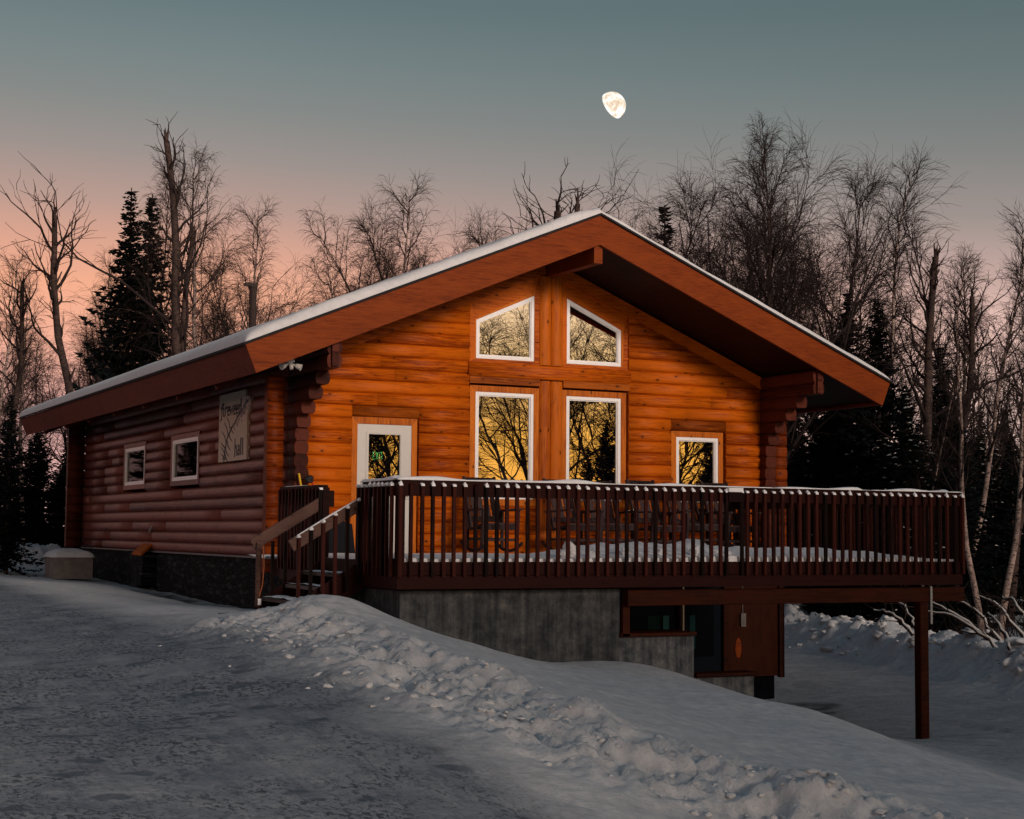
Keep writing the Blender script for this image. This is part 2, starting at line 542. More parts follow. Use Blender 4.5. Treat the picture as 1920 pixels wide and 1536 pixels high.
# ------------------------------------------------------------------ terrain
CP = np.array([
    # road and drive, left and centre
    (-8.1, -24, -1.27), (-12, -24, -1.15), (-14, -16, -1.05), (-6.62, -14.73, -1.2), (-5.17, -14.86, -1.28), (-3.8, -15.2, -1.4),
    (-5.76, -9.35, -1.03), (-4.23, -10.51, -1.02), (-4.54, -1.73, -.80), (-3.35, -5.3, -.74), (-9, -4, -.8), (-14, -6, -.8),
    (-4.0, 4, -.70), (-2.2, 2, -.72), (-1.8, 6, -.66), (-2.4, 12, -.64), (-1.9, -2.5, -.68), (-1.6, -4.6, -.66), (-9, 8, -.6), (-15, 10, -.5),
    (-1.2, 17.5, -.55), (-6, 22, -.45), (-.1, 26, -.5), (-14, 30, -.3), (0, 40, -.4), (-20, 60, 0),
    # foot of the ploughed bank
    (-3.04, -7.18, -.70), (-3.12, -10.31, -.86), (-3.04, -12.22, -1.06), (-3.07, -13.25, -1.17), (-2.35, -13.92, -1.42),
    (-1.41, -14.17, -1.65), (-.84, -14.63, -1.85), (-2.5, -17, -1.7), (1, -17, -2.1), (-3, -24, -1.8), (4, -24, -2.4),
    # crest of the bank
    (-2.17, -6.69, -.52), (-1.9, -8.51, -.68), (-1.8, -9.99, -.84), (-1.6, -11.22, -1.03), (-1.21, -12.37, -1.24),
    (-.93, -13.47, -1.45), (-.70, -14.46, -1.63), (-.3, -15.29, -1.8),
    # smooth shoulder and edge
    (-.18, -8.45, -1.08), (.82, -8.97, -1.30), (1.11, -10.51, -1.47), (.48, -12.23, -1.54), (.88, -13.78, -1.70),
    (2.6, -9.53, -1.50), (2.26, -11.03, -1.62), (1.87, -11.96, -1.63), (1.38, -13.96, -1.72),
    # along the retaining walls
    (-1.22, -6.0, -.52), (-.61, -6, -.77), (.08, -6, -.97), (.65, -6, -1.12), (1.38, -6, -1.25), (2.29, -6, -1.26), (2.84, -6, -1.33),
    (3.39, -6, -1.53), (4.3, -6, -1.82), (4.9, -6.2, -2.05), (3.0, -7.6, -1.52), (4.3, -8.0, -1.95),
    # lower yard
    (4.4, -10, -2.25), (4.2, -13, -2.3), (6, -5.0, -2.45), (7.04, -6.1, -2.42), (8.52, -.86, -2.55), (7.6, -3.9, -2.5), (5.57, -8.96, -2.35), (10.75, .11, -2.5),
    (14.4, 7.3, -2.52), (17.8, 12, -2.48), (15.7, 4.6, -2.42), (13.5, -1, -2.38), (12, -8, -2.4), (9, -14, -2.5), (22, 16, -2.2), (19, 4, -2.1), (17, -4, -2.1),
    (16, 20, -2.2), (12, 22, -1.9), (28, 30, -1.8), (40, 20, -1.6), (45, 60, -1.2), (20, 70, -.8), (26, -10, -2.0), (20, -30, -2.4), (-30, 0, -.4), (-30, 60, .3), (-20, -30, -1.1), (8, -40, -2.2)])


def tps_fit(C, lam=.02):
    n = len(C); d = np.linalg.norm(C[:, None, :2]-C[None, :, :2], axis=2)
    K = np.where(d > 0, d*d*np.log(d+1e-12), 0)+lam*np.eye(n)
    Pm = np.hstack([np.ones((n, 1)), C[:, :2]])
    A = np.block([[K, Pm], [Pm.T, np.zeros((3, 3))]])
    return np.linalg.solve(A, np.concatenate([C[:, 2], np.zeros(3)]))


TW = tps_fit(CP)


def tps(x, y):
    z = TW[-3]+TW[-2]*x+TW[-1]*y
    for i, c in enumerate(CP):
        d2 = (x-c[0])**2+(y-c[1])**2
        z = z+TW[i]*.5*d2*np.log(d2+1e-12)
    return z


def pdist(x, y, P):
    """distance to polyline"""
    best = np.full(x.shape, 1e9)
    for (a, b) in zip(P[:-1], P[1:]):
        ax, ay = a[:2]; bx, by = b[:2]; dx, dy = bx-ax, by-ay
        t = np.clip(((x-ax)*dx+(y-ay)*dy)/(dx*dx+dy*dy), 0, 1)
        best = np.minimum(best, np.hypot(x-ax-t*dx, y-ay-t*dy))
    return best


BERM = [(-2.75, -6.6), (-2.6, -8.3), (-2.5, -10.2), (-2.35, -11.7), (-2.1, -12.9), (-1.4, -13.75), (-.8, -14.6), (-.3, -15.6), (.5, -17)]
CREST = [(-2.2, -6.6), (-2.1, -8.3), (-2.0, -10.0), (-1.8, -11.3), (-1.45, -12.45), (-1.1, -13.5), (-.72, -14.4), (-.3, -15.3), (.4, -16.6)]
FARB = [(24.5, 20.5), (20.6, 16.0), (18.3, 12.0), (16.2, 5.0), (14.0, -1.2), (12.6, -6.5), (12.5, -12)]
LEFTB = [(-14, 21), (-6, 20), (-2.4, 18.2), (-.6, 16.9), (1.5, 18)]
DITCH = [(-.55, .2), (-.5, 4), (-.45, 8.0)]


def ground(x, y, detail=True):
    x = np.asarray(x, float); y = np.asarray(y, float)
    r = np.hypot(x, y+2)
    lim = np.minimum(1, 75/np.maximum(r, 1e-6))
    z = tps(x*lim, (y+2)*lim-2)
    z = z+np.clip(r-75, 0, 400)*.004
    # far and left ploughed banks
    d = pdist(x, y, FARB)
    z = z+.62*np.exp(-(d/.75)**2)*(1+.5*fbm(x*1.1, y*1.1, 2))
    wf = np.exp(-(d/1.0)**2)
    d2 = pdist(x, y, LEFTB)
    z = z+.42*np.exp(-(d2/.8)**2)*(1+.7*fbm(x*.9, y*.9, 2))
    wl = np.exp(-(d2/.9)**2)
    d3 = pdist(x, y, BERM)
    wb = np.exp(-(d3/.62)**2)
    dc = pdist(x, y, CREST)
    z = z+.075*np.exp(-(dc/.26)**2)*(1+1.6*fbm(x*1.9, y*1.9, 3))*np.clip((-y-6.3)/1.5, 0, 1)
    # thawed strip beside the stone foundation
    dd = pdist(x, y, DITCH)
    z = z-.12*np.exp(-(dd/.45)**2)
    # excavated yard under the deck, behind the walls
    inside = ((x > 2.0) & (x < 9.3) & (y > -5.72) & (y < .2)) | ((x > -.4) & (x < 2.1) & (y > -5.6) & (y < .2))
    z = np.where(inside, np.minimum(z, -2.55), z)
    # ploughed heap by the stairs
    z = z+.13*np.exp(-(((x+1.75)/.55)**2+((y+6.6)/.5)**2))
    if detail:
        near = 1.0
        z = z+.030*fbm(x*.7, y*.7, 3)
        # road ruts follow the drive
        road = np.clip((-2.9-x)/.8, 0, 1)
        z = z+road*(.016*fbm(x*3.2+y*.9, y*1.1-x*.3, 4)+.010*fbm(x*11, y*7, 3))
        z = z+road*.02*np.clip(fbm(x*1.9+4, y*.45, 2), 0, 1)
        lump = fbm(x*3.1, y*3.1, 4, 2.1, .55)
        cell = np.abs(fbm(x*5.3+9, y*5.3, 3))
        wbb = np.exp(-(np.maximum(d3-.25, 0)/.5)**2)
        chunk = np.abs(fbm(x*2.6+3, y*2.6, 5, 2.2, .62)); ch2 = fbm(x*9, y*9, 3, 2.1, .6)
        slab = np.clip(np.abs(fbm(x*4.3-7, y*4.3+3, 3, 2.3, .6))*3, 0, .35)
        z = z+wbb*(.11*lump-.15*chunk+.015+.040*ch2+.11*slab)+wf*(.30*lump+.16*cell)+wl*(.16*lump+.1*cell)
        z = z+.016*fbm(x*2.2+y*.8, y*4.5, 4)*(1-road)
        low = np.clip((x-4.5)/2, 0, 1)
        z = z+low*(.02*fbm(x*2, y*2, 4))
    return z


def gz(x, y):
    return float(ground(np.array([x]), np.array([y]), False)[0])


def axis(parts):
    out = []
    for a, b, s in parts:
        out += list(np.arange(a, b, s))
    return np.array(out+[parts[-1][1]])


xs = axis([(-1700, -260, 240), (-260, -60, 20), (-60, -20, 4), (-20, -8.5, .35), (-8.5, -3.7, .065), (-3.7, 1.4, .04), (1.4, 5.4, .07), (5.4, 22, .13), (22, 34, .6), (34, 80, 4), (80, 320, 20), (320, 1800, 240)])
ys = axis([(-1500, -220, 240), (-220, -60, 20), (-60, -24, 3), (-24, -17, .5), (-17, -15, .065), (-15, -6.0, .04), (-6.0, -1.0, .07), (-1.0, 22, .14), (22, 40, .9), (40, 100, 4), (100, 400, 25), (400, 2000, 260)])
X, Y = np.meshgrid(xs, ys)
Zg = ground(X, Y)
nx, ny = len(xs), len(ys)
me = bpy.data.meshes.new('ground')
co = np.stack([X.ravel(), Y.ravel(), Zg.ravel()], 1).astype(np.float32)
ii = (np.arange(ny-1)[:, None]*nx+np.arange(nx-1)[None, :]).ravel()
quads = np.stack([ii, ii+1, ii+nx+1, ii+nx], 1).astype(np.int32)
me.vertices.add(len(co)); me.vertices.foreach_set('co', co.ravel())
me.loops.add(quads.size); me.loops.foreach_set('vertex_index', quads.ravel())
me.polygons.add(len(quads)); me.polygons.foreach_set('loop_start', np.arange(0, quads.size, 4, dtype=np.int32))
me.polygons.foreach_set('loop_total', np.full(len(quads), 4, dtype=np.int32))
me.polygons.foreach_set('use_smooth', np.ones(len(quads), dtype=bool))
me.update(); me.validate()
# worn share of the surface: drive and yard are packed and gritty, banks are cleaner
xc, yc = X.ravel(), Y.ravel()
road_w = np.clip((-2.7-xc+.5*fbm(xc*.8, yc*.8, 2))/.9, 0, 1)
yard = np.clip((xc-5.0)/1.2, 0, 1)*np.clip((pdist(xc, yc, FARB)-.9)/.8, 0, 1)*(xc < 20)
worn = np.clip(road_w+yard*.6, 0, 1)
soil = np.exp(-(pdist(xc, yc, DITCH)/.42)**4)+np.exp(-(pdist(xc, yc, [(4.9, -6.1), (5.6, -5.2), (9.2, -.8)])/.42)**4)
soil = np.clip(soil*(.35+1.5*np.clip(fbm(xc*1.7, yc*3.1, 3)+.35, 0, 1))+((xc > 2.0) & (xc < 6.4) & (yc > -5.6) & (yc < .1)), 0, 1)
for nm, arr in (('worn', worn), ('soil', soil)):
    a = me.attributes.new(nm, 'FLOAT', 'POINT'); a.data.foreach_set('value', arr.astype(np.float32))
gm, nt, b = new_mat('packed_snow_ground')
co_ = nt.add('ShaderNodeTexCoord').outputs['Object']
wn = nt.add('ShaderNodeAttribute', attribute_name='worn').outputs['Fac']
so = nt.add('ShaderNodeAttribute', attribute_name='soil').outputs['Fac']
g = nt.noise(co_, 7, 8, .62)
clean = nt.ramp(g, [(.3, (.42, .43, .455)), (.65, (.62, .62, .635))])
road_c = nt.ramp(nt.noise(co_, 2.3, 6, .6), [(.3, (.16, .185, .22)), (.7, (.31, .325, .355))])
st = nt.noise(nt.mapping(co_, (2.2, .28, 1), rot=(0, 0, -.12)), 4, 7, .7, .6)
road_c = nt.mix(nt.ramp(st, [(.49, 0), (.62, .5)]), road_c, (.095, .12, .15))
sp = nt.noise(nt.mapping(co_, (1, .6, 1), rot=(0, 0, .3)), 24, 5, .7, .3)
zn = nt.ramp(nt.noise(co_, 1.3, 3), [(.36, 0), (.56, 1)])
road_c = nt.mix(nt.math('MULTIPLY', nt.ramp(sp, [(.51, 0), (.56, .95)]), zn), road_c, (.045, .06, .075))
dt = nt.add('ShaderNodeTexVoronoi', {'Vector': co_, 'Scale': 11.0}).outputs['Distance']
dtf = nt.math('MULTIPLY', nt.ramp(dt, [(0, 1), (.10, .9), (.15, 0)]), nt.ramp(nt.noise(co_, 2.9, 2), [(.46, 0), (.54, 1)]))
road_c = nt.mix(dtf, road_c, (.02, .025, .03))
clean = nt.mix(nt.math('MULTIPLY', dtf, .25), clean, (.05, .05, .05))
pv = nt.add('ShaderNodeTexVoronoi', {'Vector': nt.mapping(co_, (1.0, 1.7, 1), rot=(0, 0, .5)), 'Scale': 1.5}).outputs['Distance']
pvn = nt.math('ADD', pv, nt.math('MULTIPLY', nt.noise(co_, 9, 4, .7), .22))
road_c = nt.mix(nt.ramp(pvn, [(.27, .7), (.34, 0)]), road_c, (.05, .07, .095))
c = nt.mix(wn, clean, road_c)
sn = nt.math('MULTIPLY', so, nt.ramp(nt.noise(co_, 9, 5), [(.35, 1), (.62, .72)]), clamp=True)
c = nt.mix(sn, c, (.012, .012, .013))
nt.l.new(c, b.inputs['Base Color'])
b.inputs['Roughness'].default_value = .7
b.inputs['Specular IOR Level'].default_value = .25
h = nt.math('ADD', nt.math('MULTIPLY', g, .8), nt.math('MULTIPLY', nt.noise(co_, 45, 4, .7), .3))
h = nt.math('ADD', h, nt.math('MULTIPLY', nt.math('MULTIPLY', sp, wn), -.3))
bp = nt.add('ShaderNodeBump', {'Strength': .85, 'Distance': .035, 'Height': h})
nt.l.new(bp.outputs[0], b.inputs['Normal'])
me.materials.append(gm)
gobj = bpy.data.objects.new('ground', me)
COL.objects.link(gobj)
tag(gobj, kind='structure')

# ------------------------------------------------------------------ the log hall
W, LEN = 8.79, 15.0
XM = 4.40                      # ridge line
RZ, SL = 5.34, 0.4146          # ridge height and roof slope
YF, YB = -1.75, 16.3           # roof front and back
HS = 5.72                      # half span
ang = math.atan(SL); sn_, cs_ = math.sin(ang), math.cos(ang)


def roof_z(x, off=0.0):
    """height of the roof plane, 'off' metres below it measured square to the slope"""
    return RZ-SL*abs(x-XM)-off/cs_


hall = empty('log_cabin', (XM, LEN/2, -2.6), 'orange log hall with wide gabled snowy roof and tall white framed windows', 'cabin')
CH = .2; CZ = -.08             # log course height and phase
PROF = []
for i in range(11):
    t = .5-.5*math.cos(math.pi*i/10)
    PROF.append((.030*(1-abs(2*t-1)**4.5)+.001, t))


def log(mb, ax, a0, a1, z0, h, pos, sgn, thick=.14, bulge=1.0):
    """one D-log: ax='x' runs along X with its rounded face towards Y=pos side sgn"""
    if a1-a0 < .02:
        return
    mb.new()
    j = random.uniform(-.004, .004)
    pr = [(d*bulge+j, z0+t*h) for d, t in PROF]
    back = [(-thick, z0+h), (-thick, z0)]
    loop = pr+back
    n = int(max(1, (a1-a0)/1.2))
    rings = []
    mb.smooth = False
    for k in range(n+1):
        a = a0+(a1-a0)*k/n
        wob = random.uniform(-.003, .003)
        P = []
        for d, z in loop:
            dd = (pos+sgn*(d+wob))
            P.append((a, dd, z) if ax == 'x' else (dd, a, z))
        rings.append(mb.pts(P))
    m = len(loop)
    flip = (ax == 'x' and sgn > 0) or (ax == 'y' and sgn < 0)
    for r0, r1 in zip(rings[:-1], rings[1:]):
        for i in range(m):
            u = (i+1) % m
            q = [r0+i, r0+u, r1+u, r1+i]
            mb.smooth = i < len(pr)-1
            mb.face(q if not flip else q[::-1])
    mb.smooth = False
    q = [rings[0]+i for i in range(m)]
    mb.face(q[::-1] if not flip else q)
    q = [rings[-1]+i for i in range(m)]
    mb.face(q if not flip else q[::-1])


def courses(mb, ax, a0, a1, zlo, zhi, pos, sgn, holes=(), zlim=None, seams=True, thick=.14, bulge=1.0):
    z = CZ+CH*math.floor((zlo-CZ)/CH+1e-6)
    while z < zhi-1e-4:
        z0 = max(z, zlo); h = min(z+CH, zhi)-z0
        spans = [(a0, a1)]
        if zlim:
            spans = [zlim(z0+h)]
            if spans[0][1]-spans[0][0] < .1:
                break
        for (b0, b1, c0, c1) in holes:
            if z0+h*.5 < c0 or z0+h*.5 > c1:
                continue
            ns = []
            for s0, s1 in spans:
                if b1 <= s0 or b0 >= s1:
                    ns.append((s0, s1)); continue
                if b0 > s0:
                    ns.append((s0, b0))
                if b1 < s1:
                    ns.append((b1, s1))
            spans = ns
        for s0, s1 in spans:
            cuts = [s0]
            if seams and s1-s0 > 2.5 and random.random() < .75:
                cuts.append(random.uniform(s0+.8, s1-.8))
            if seams and s1-s0 > 7:
                cuts.append(random.uniform(s0+.8, s1-.8))
            cuts = sorted(cuts)+[s1]
            for p, q in zip(cuts[:-1], cuts[1:]):
                log(mb, ax, p+.0015, q-.0015, z0, h, pos, sgn, thick, bulge)
        z += CH


# openings in the gable wall (outer edge of the wooden trim): x0, x1, z0, z1
DOOR = (.95, 2.08, -.1, 2.24)
WL = (2.96, 5.93, -.1, 4.6)      # centre bay: handled as timber posts, boards and windows
SMW = (6.78, 7.90, .74, 2.29)
mb = MB()


def gable(z):
    # logs stop under the raking trim log
    half = (RZ-.53/cs_-(z-.1))/SL
    return (max(0.0, XM-half), min(W, XM+half))


courses(mb, 'x', 0, WL[0], -.28, 4.75, 0, -1, [DOOR], lambda z: (gable(z)[0], WL[0]), bulge=1.55)
mb.build('gable_log_wall', M['log'], hall)
mb = MB()
courses(mb, 'x', WL[1], W, -.28, 4.75, 0, -1, [SMW], lambda z: (WL[1], gable(z)[1]), bulge=1.55)
mb.build('gable_log_wall', M['log'], hall)
# stub ends beyond the corners
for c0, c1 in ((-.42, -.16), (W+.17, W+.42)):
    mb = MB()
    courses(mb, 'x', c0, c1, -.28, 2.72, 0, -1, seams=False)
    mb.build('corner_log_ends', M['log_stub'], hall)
# backing so no light leaks through the wall
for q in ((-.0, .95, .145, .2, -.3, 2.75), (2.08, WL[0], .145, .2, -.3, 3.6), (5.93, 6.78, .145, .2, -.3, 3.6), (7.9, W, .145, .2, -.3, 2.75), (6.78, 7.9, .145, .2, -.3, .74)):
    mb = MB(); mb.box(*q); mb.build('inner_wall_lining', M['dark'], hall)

# side walls
SW1 = (9.0, 10.9, 1.17, 2.13)
SW2 = (5.05, 7.03, 1.17, 2.13)
mb = MB()
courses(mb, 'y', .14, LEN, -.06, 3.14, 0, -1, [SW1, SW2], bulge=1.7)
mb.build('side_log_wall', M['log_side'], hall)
mb = MB()
courses(mb, 'y', .14, LEN, -.28, 3.14, W, 1)
mb.build('side_log_wall', M['log'], hall)
mb = MB()
courses(mb, 'x', .14, W-.14, -.06, 3.1, LEN, 1)
mb.prism([(0, LEN, 3.0), (W, LEN, 3.0), (W, LEN, 3.05), (XM, LEN, 4.85), (0, LEN, 3.05)], (0, -.12, 0))
mb.build('back_log_wall', M['log'], hall)
mb = MB()
courses(mb, 'x', -.42, -.04, -.06, 3.0, LEN-.05, -1, seams=False)
mb.build('corner_log_ends', M['log_dark'], hall)
# forward wing logs with their stepped tops that carry the roof
steps = [(-.08, -.22), (1.92, -.30), (2.12, -.50), (2.32, -.82), (2.52, -1.12), (2.72, -1.60)]


def wing(xc, hw):
    mb = MB()
    z = -.28
    while z < 2.93:
        z0 = z if z > -.2 else -.28
        h = (.2 if z0 > -.2 else .2)
        y = -.22+random.uniform(-.02, .02)
        for zs, ys_ in steps[1:]:
            if z0 > zs-.05:
                y = ys_
        ring = []
        mb.new()
        # rounded log section extruded along Y
        sec = [(-hw, .02), (-hw-.028, .5), (-hw, .98), (hw, .98), (hw+.028, .5), (hw, .02)]
        sec = [(-hw+.0, .0), (-hw-.022, .2), (-hw-.03, .5), (-hw-.022, .8), (-hw, 1.0), (hw, 1.0), (hw+.022, .8), (hw+.03, .5), (hw+.022, .2), (hw, .0)]
        P0 = [(xc+a, y, z0+.003+b_*(h-.006)) for a, b_ in sec]
        mb.prism([(p[0], p[1], p[2]) for p in P0][::-1], (0, .135-y, 0))
        # small rounded nose on the long upper logs
        if y < -1.2:
            mb.box(xc-hw*.6, xc+hw*.6, y-.045, y, z0+.02, z0+.23)
        z += .2
    return mb


wing(.065, .085).build('corbelled_log_wing', M['log_dark'], hall)
wing(W-.065, .085).build('corbelled_log_wing', M['log_dark'], hall)

# raking trim log under the soffit on the gable wall
mb = MB()
for sg in (-1, 1):
    def rp(dx, off):
        x = XM+sg*dx
        return (x, -.055, roof_z(x, off))
    mb.prism([rp(.0, .42), rp(4.39, .42), rp(4.39, .62), rp(.0, .62)] if sg > 0 else [rp(4.39, .42), rp(.0, .42), rp(.0, .62), rp(4.39, .62)], (0, .12, 0))
mb.build('raking_trim_log', M['log'], hall)
# centre posts and the header beam between upper and lower windows
mb = MB()
for x0, x1 in ((4.235, 4.445), (4.452, 4.665)):
    for z0, z1 in ((3.115, roof_z(x0, .62)), (-.2, 2.855)):
        n = 9
        sec = [(x0+(x1-x0)*i/n, -.02-.045*(1-abs(2*i/n-1)**2.4)) for i in range(n+1)]
        mb.prism([(a, y, z0) for a, y in sec]+[(x1, .12, z0), (x0, .12, z0)], (0, 0, z1-z0))
mb.build('centre_log_post', M['post'], hall)
mb = MB()
log(mb, 'x', 2.93, 5.965, 2.875, .235, -.035, -1)
mb.build('header_log', M['log'], hall)
mb = MB()
mb.box(2.955, 4.23, -.055, .1, 2.762, 2.872)
mb.box(4.67, 5.945, -.055, .1, 2.762, 2.872)
mb.build('header_board', M['header'], hall)
mb = MB()     # panel of short logs below the tall windows
courses(mb, 'x', 2.96, 4.23, -.28, .79, 0, -1, seams=False)
courses(mb, 'x', 4.67, 5.93, -.28, .79, 0, -1, seams=False)
mb.build('under_window_logs', M['log'], hall)


def inset(poly, d):
    n = len(poly); out = []
    for i in range(n):
        p0, p1, p2 = [np.array(poly[(i+k) % n]) for k in (-1, 0, 1)]
        e1 = (p1-p0)/np.linalg.norm(p1-p0); e2 = (p2-p1)/np.linalg.norm(p2-p1)
        n1 = np.array([-e1[1], e1[0]]); n2 = np.array([-e2[1], e2[0]])
        k = (n1+n2); k = k/np.dot(k, n1)*d
        out.append(tuple(p1+k))
    return out


def window(poly, name='window', trimw=.10, frame=.055, plane='y', pos=0.0, sgn=-1, glassmat='glass', trimmat='trim', trim_off=.010, white=True):
    """poly: the white frame's outer outline, anticlockwise (a, z)"""
    def P(q, d):
        return [((a, pos+sgn*d, z) if plane == 'y' else (pos+sgn*d, a, z)) for a, z in q]
    off = (lambda t: (0, -sgn*t, 0) if plane == 'y' else (-sgn*t, 0, 0))
    outer = inset(poly, -trimw)
    mb = MB(); mb.ringframe(P(outer, trim_off), P(poly, trim_off), off(.12))
    w = mb.build(name, M[trimmat], hall)
    inn = inset(poly, frame)
    mb = MB(); mb.ringframe(P(inset(poly, .003), trim_off-.006), P(inn, trim_off-.006), off(.08))
    mb.ringframe(P(inset(inn, -.006), trim_off-.026), P(inset(inn, .016), trim_off-.026), off(.03))
    mb.build('window_frame', M['white'], w)
    gp = inset(inn, .008)
    mb = MB(); mb.prism(P(gp, trim_off-.045), off(.006))
    mb.build('pane', M[glassmat], w)
    return w


for sg in (-1, 1):
    xa, xb = (2.955, 4.23) if sg < 0 else (5.945, 4.67)
    q = [(xa, -.012, 3.10), (xb, -.012, 3.10), (xb, -.012, roof_z(xb, .52)), (xa, -.012, roof_z(xa, .52))]
    mb = MB(); mb.ringframe(q, [(xa-sg*.10, -.012, 3.16), (xb+sg*.08, -.012, 3.16), (xb+sg*.08, -.012, roof_z(xb, .86)), (xa-sg*.10, -.012, roof_z(xa, .86))], (0, .1, 0))
    mb.build('window_surround', M['log'], hall)
window([(3.08, .89), (4.14, .89), (4.14, 2.63), (3.08, 2.63)])
window([(4.75, .89), (5.80, .89), (5.80, 2.63), (4.75, 2.63)])
window([(3.08, 3.17), (4.14, 3.17), (4.14, 4.27), (3.08, 3.80)], trimw=.105)
window([(4.75, 3.17), (5.80, 3.17), (5.80, 3.80), (4.75, 4.27)], trimw=.105)
window([(6.90, .89), (7.76, .89), (7.76, 2.02), (6.90, 2.02)], trimw=.10)
mb = MB(); log(mb, 'x', 6.785, 7.895, 2.13, .186, -.006, -1, bulge=1.6); mb.build('header_board', M['header'], hall)
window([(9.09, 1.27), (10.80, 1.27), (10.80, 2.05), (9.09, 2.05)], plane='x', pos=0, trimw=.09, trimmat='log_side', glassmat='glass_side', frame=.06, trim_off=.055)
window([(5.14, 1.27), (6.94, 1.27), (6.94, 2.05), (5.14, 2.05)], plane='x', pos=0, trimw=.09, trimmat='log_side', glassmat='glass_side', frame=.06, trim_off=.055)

# door
mb = MB()
mb.ringframe([(.955, -.01, -.05), (2.06, -.01, -.05), (2.06, -.01, 2.14), (.955, -.01, 2.14)],
             [(1.05, -.01, 0), (1.97, -.01, 0), (1.97, -.01, 2.035), (1.05, -.01, 2.035)], (0, .14, 0))
mb.build('door_frame', M['trim'], hall)
mb = MB(); log(mb, 'x', .955, 2.075, 2.143, .174, -.006, -1, bulge=1.6); mb.build('header_board', M['header'], hall)
mb = MB()
dz0, dz1 = .012, 2.03
mb.ringframe([(1.053, -.025, dz0), (1.967, -.025, dz0), (1.967, -.025, dz1), (1.053, -.025, dz1)],
             [(1.245, -.025, 1.02), (1.775, -.025, 1.02), (1.775, -.025, 1.875), (1.245, -.025, 1.875)], (0, .045, 0))
mb.ringframe([(1.20, -.034, .975), (1.82, -.034, .975), (1.82, -.034, 1.92), (1.20, -.034, 1.92)],
             [(1.235, -.034, 1.01), (1.785, -.034, 1.01), (1.785, -.034, 1.885), (1.235, -.034, 1.885)], (0, .012, 0))
door = mb.build('door', M['doorpaint'], hall)
mb = MB(); mb.box(1.240, 1.780, -.012, -.006, 1.015, 1.88); mb.build('door_pane', M['glass'], door)
mb = MB(); mb.box(1.875, 1.945, -.045, -.0255, .86, 1.14); mb.beam((1.91, -.045, .93), (1.91, -.09, .93), .03, .03)
mb.beam((1.91, -.085, .93), (1.80, -.085, .93), .02, .025); mb.tube([(1.91, -.045, 1.08), (1.91, -.062, 1.08)], .022, 10)
mb.build('door_handle', M['metal'], door)
door.location.y += .028

# roof: structure slab, soffits, fascias, shingle edge
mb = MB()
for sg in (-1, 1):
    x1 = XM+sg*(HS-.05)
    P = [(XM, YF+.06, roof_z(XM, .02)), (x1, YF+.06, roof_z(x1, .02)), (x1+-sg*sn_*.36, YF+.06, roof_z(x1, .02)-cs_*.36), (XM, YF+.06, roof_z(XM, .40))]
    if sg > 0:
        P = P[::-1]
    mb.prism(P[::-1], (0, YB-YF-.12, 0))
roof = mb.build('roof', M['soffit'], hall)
mb = MB()
FD = .43
for sg in (-1, 1):
    xe = XM+sg*HS
    ze = roof_z(xe)
    P = [(XM, YF, RZ), (xe, YF, ze), (xe-sg*sn_*FD, YF, ze-cs_*FD), (XM, YF, RZ-FD/cs_)]
    if sg > 0:
        P = P[::-1]
    mb.prism(P[::-1], (0, .05, 0))
fas = mb.build('gable_fascia_board', M['fascia'], roof)
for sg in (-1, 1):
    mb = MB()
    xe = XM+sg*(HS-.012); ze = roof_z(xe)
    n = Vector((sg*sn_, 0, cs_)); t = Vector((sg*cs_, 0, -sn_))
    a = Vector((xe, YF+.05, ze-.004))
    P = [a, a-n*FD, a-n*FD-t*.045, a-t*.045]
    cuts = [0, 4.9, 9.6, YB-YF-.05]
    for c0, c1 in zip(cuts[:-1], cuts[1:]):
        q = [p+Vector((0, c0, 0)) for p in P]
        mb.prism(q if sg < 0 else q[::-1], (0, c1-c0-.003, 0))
    mb.build('eave_fascia_board', M['fascia_shaded'], roof)
mb = MB()
for sg in (-1, 1):
    xe = XM+sg*(HS+.035)
    n = .035
    P = [(XM, YF-.04, RZ+.001), (xe, YF-.04, roof_z(xe)+.001), (xe, YF-.04, roof_z(xe)+n), (XM, YF-.04, RZ+n)]
    if sg > 0:
        P = P[::-1]
    mb.prism(P[::-1], (0, YB-YF+.08, 0))
mb.build('shingle_edge', M['shingle'], roof)
# ridge beam and rafter tails
mb = MB()
mb.box(4.325, 4.475, YF+.06, 2, 4.585, 4.90)
mb.box(4.30, 4.50, YF+.052, YF+.10, 4.86, 4.93)
mb.build('ridge_beam', M['fascia'], hall)
y = .6
while y < 15:
    for sg in (-1, 1):
        xe = XM+sg*(HS-.10)
        xi = XM+sg*4.45
        mb = MB()
        mb.beam((xe-sg*.16, y, roof_z(xe, .43)), (xi, y, roof_z(xi, .43)), .09, .07, (0, 0, 1))
        mb.build('rafter_tail', M['log_dark'], hall)
    y += 2.3
# purlin logs carrying the eaves
for x in (.02, W-.02):
    mb = MB()
    mb.tube([(x, -1.55, 3.0), (x, LEN, 3.0)], .085, 10)
    mb.build('eave_purlin', M['log_dark'], hall)
# stove pipe on the left slope
mb = MB()
mb.tube([(2.0, 8.6, roof_z(2.0)-.1), (2.0, 8.6, 5.36)], .075, 12)
mb.tube([(2.0, 8.6, 5.36), (2.0, 8.6, 5.40)], .09, 12)
mb.box(1.82, 2.06, 8.54, 8.66, 5.40, 5.46)
mb.build('stove_pipe', plain('sooty_steel_pipe', (.03, .02, .018), .7, spec=.15), roof)

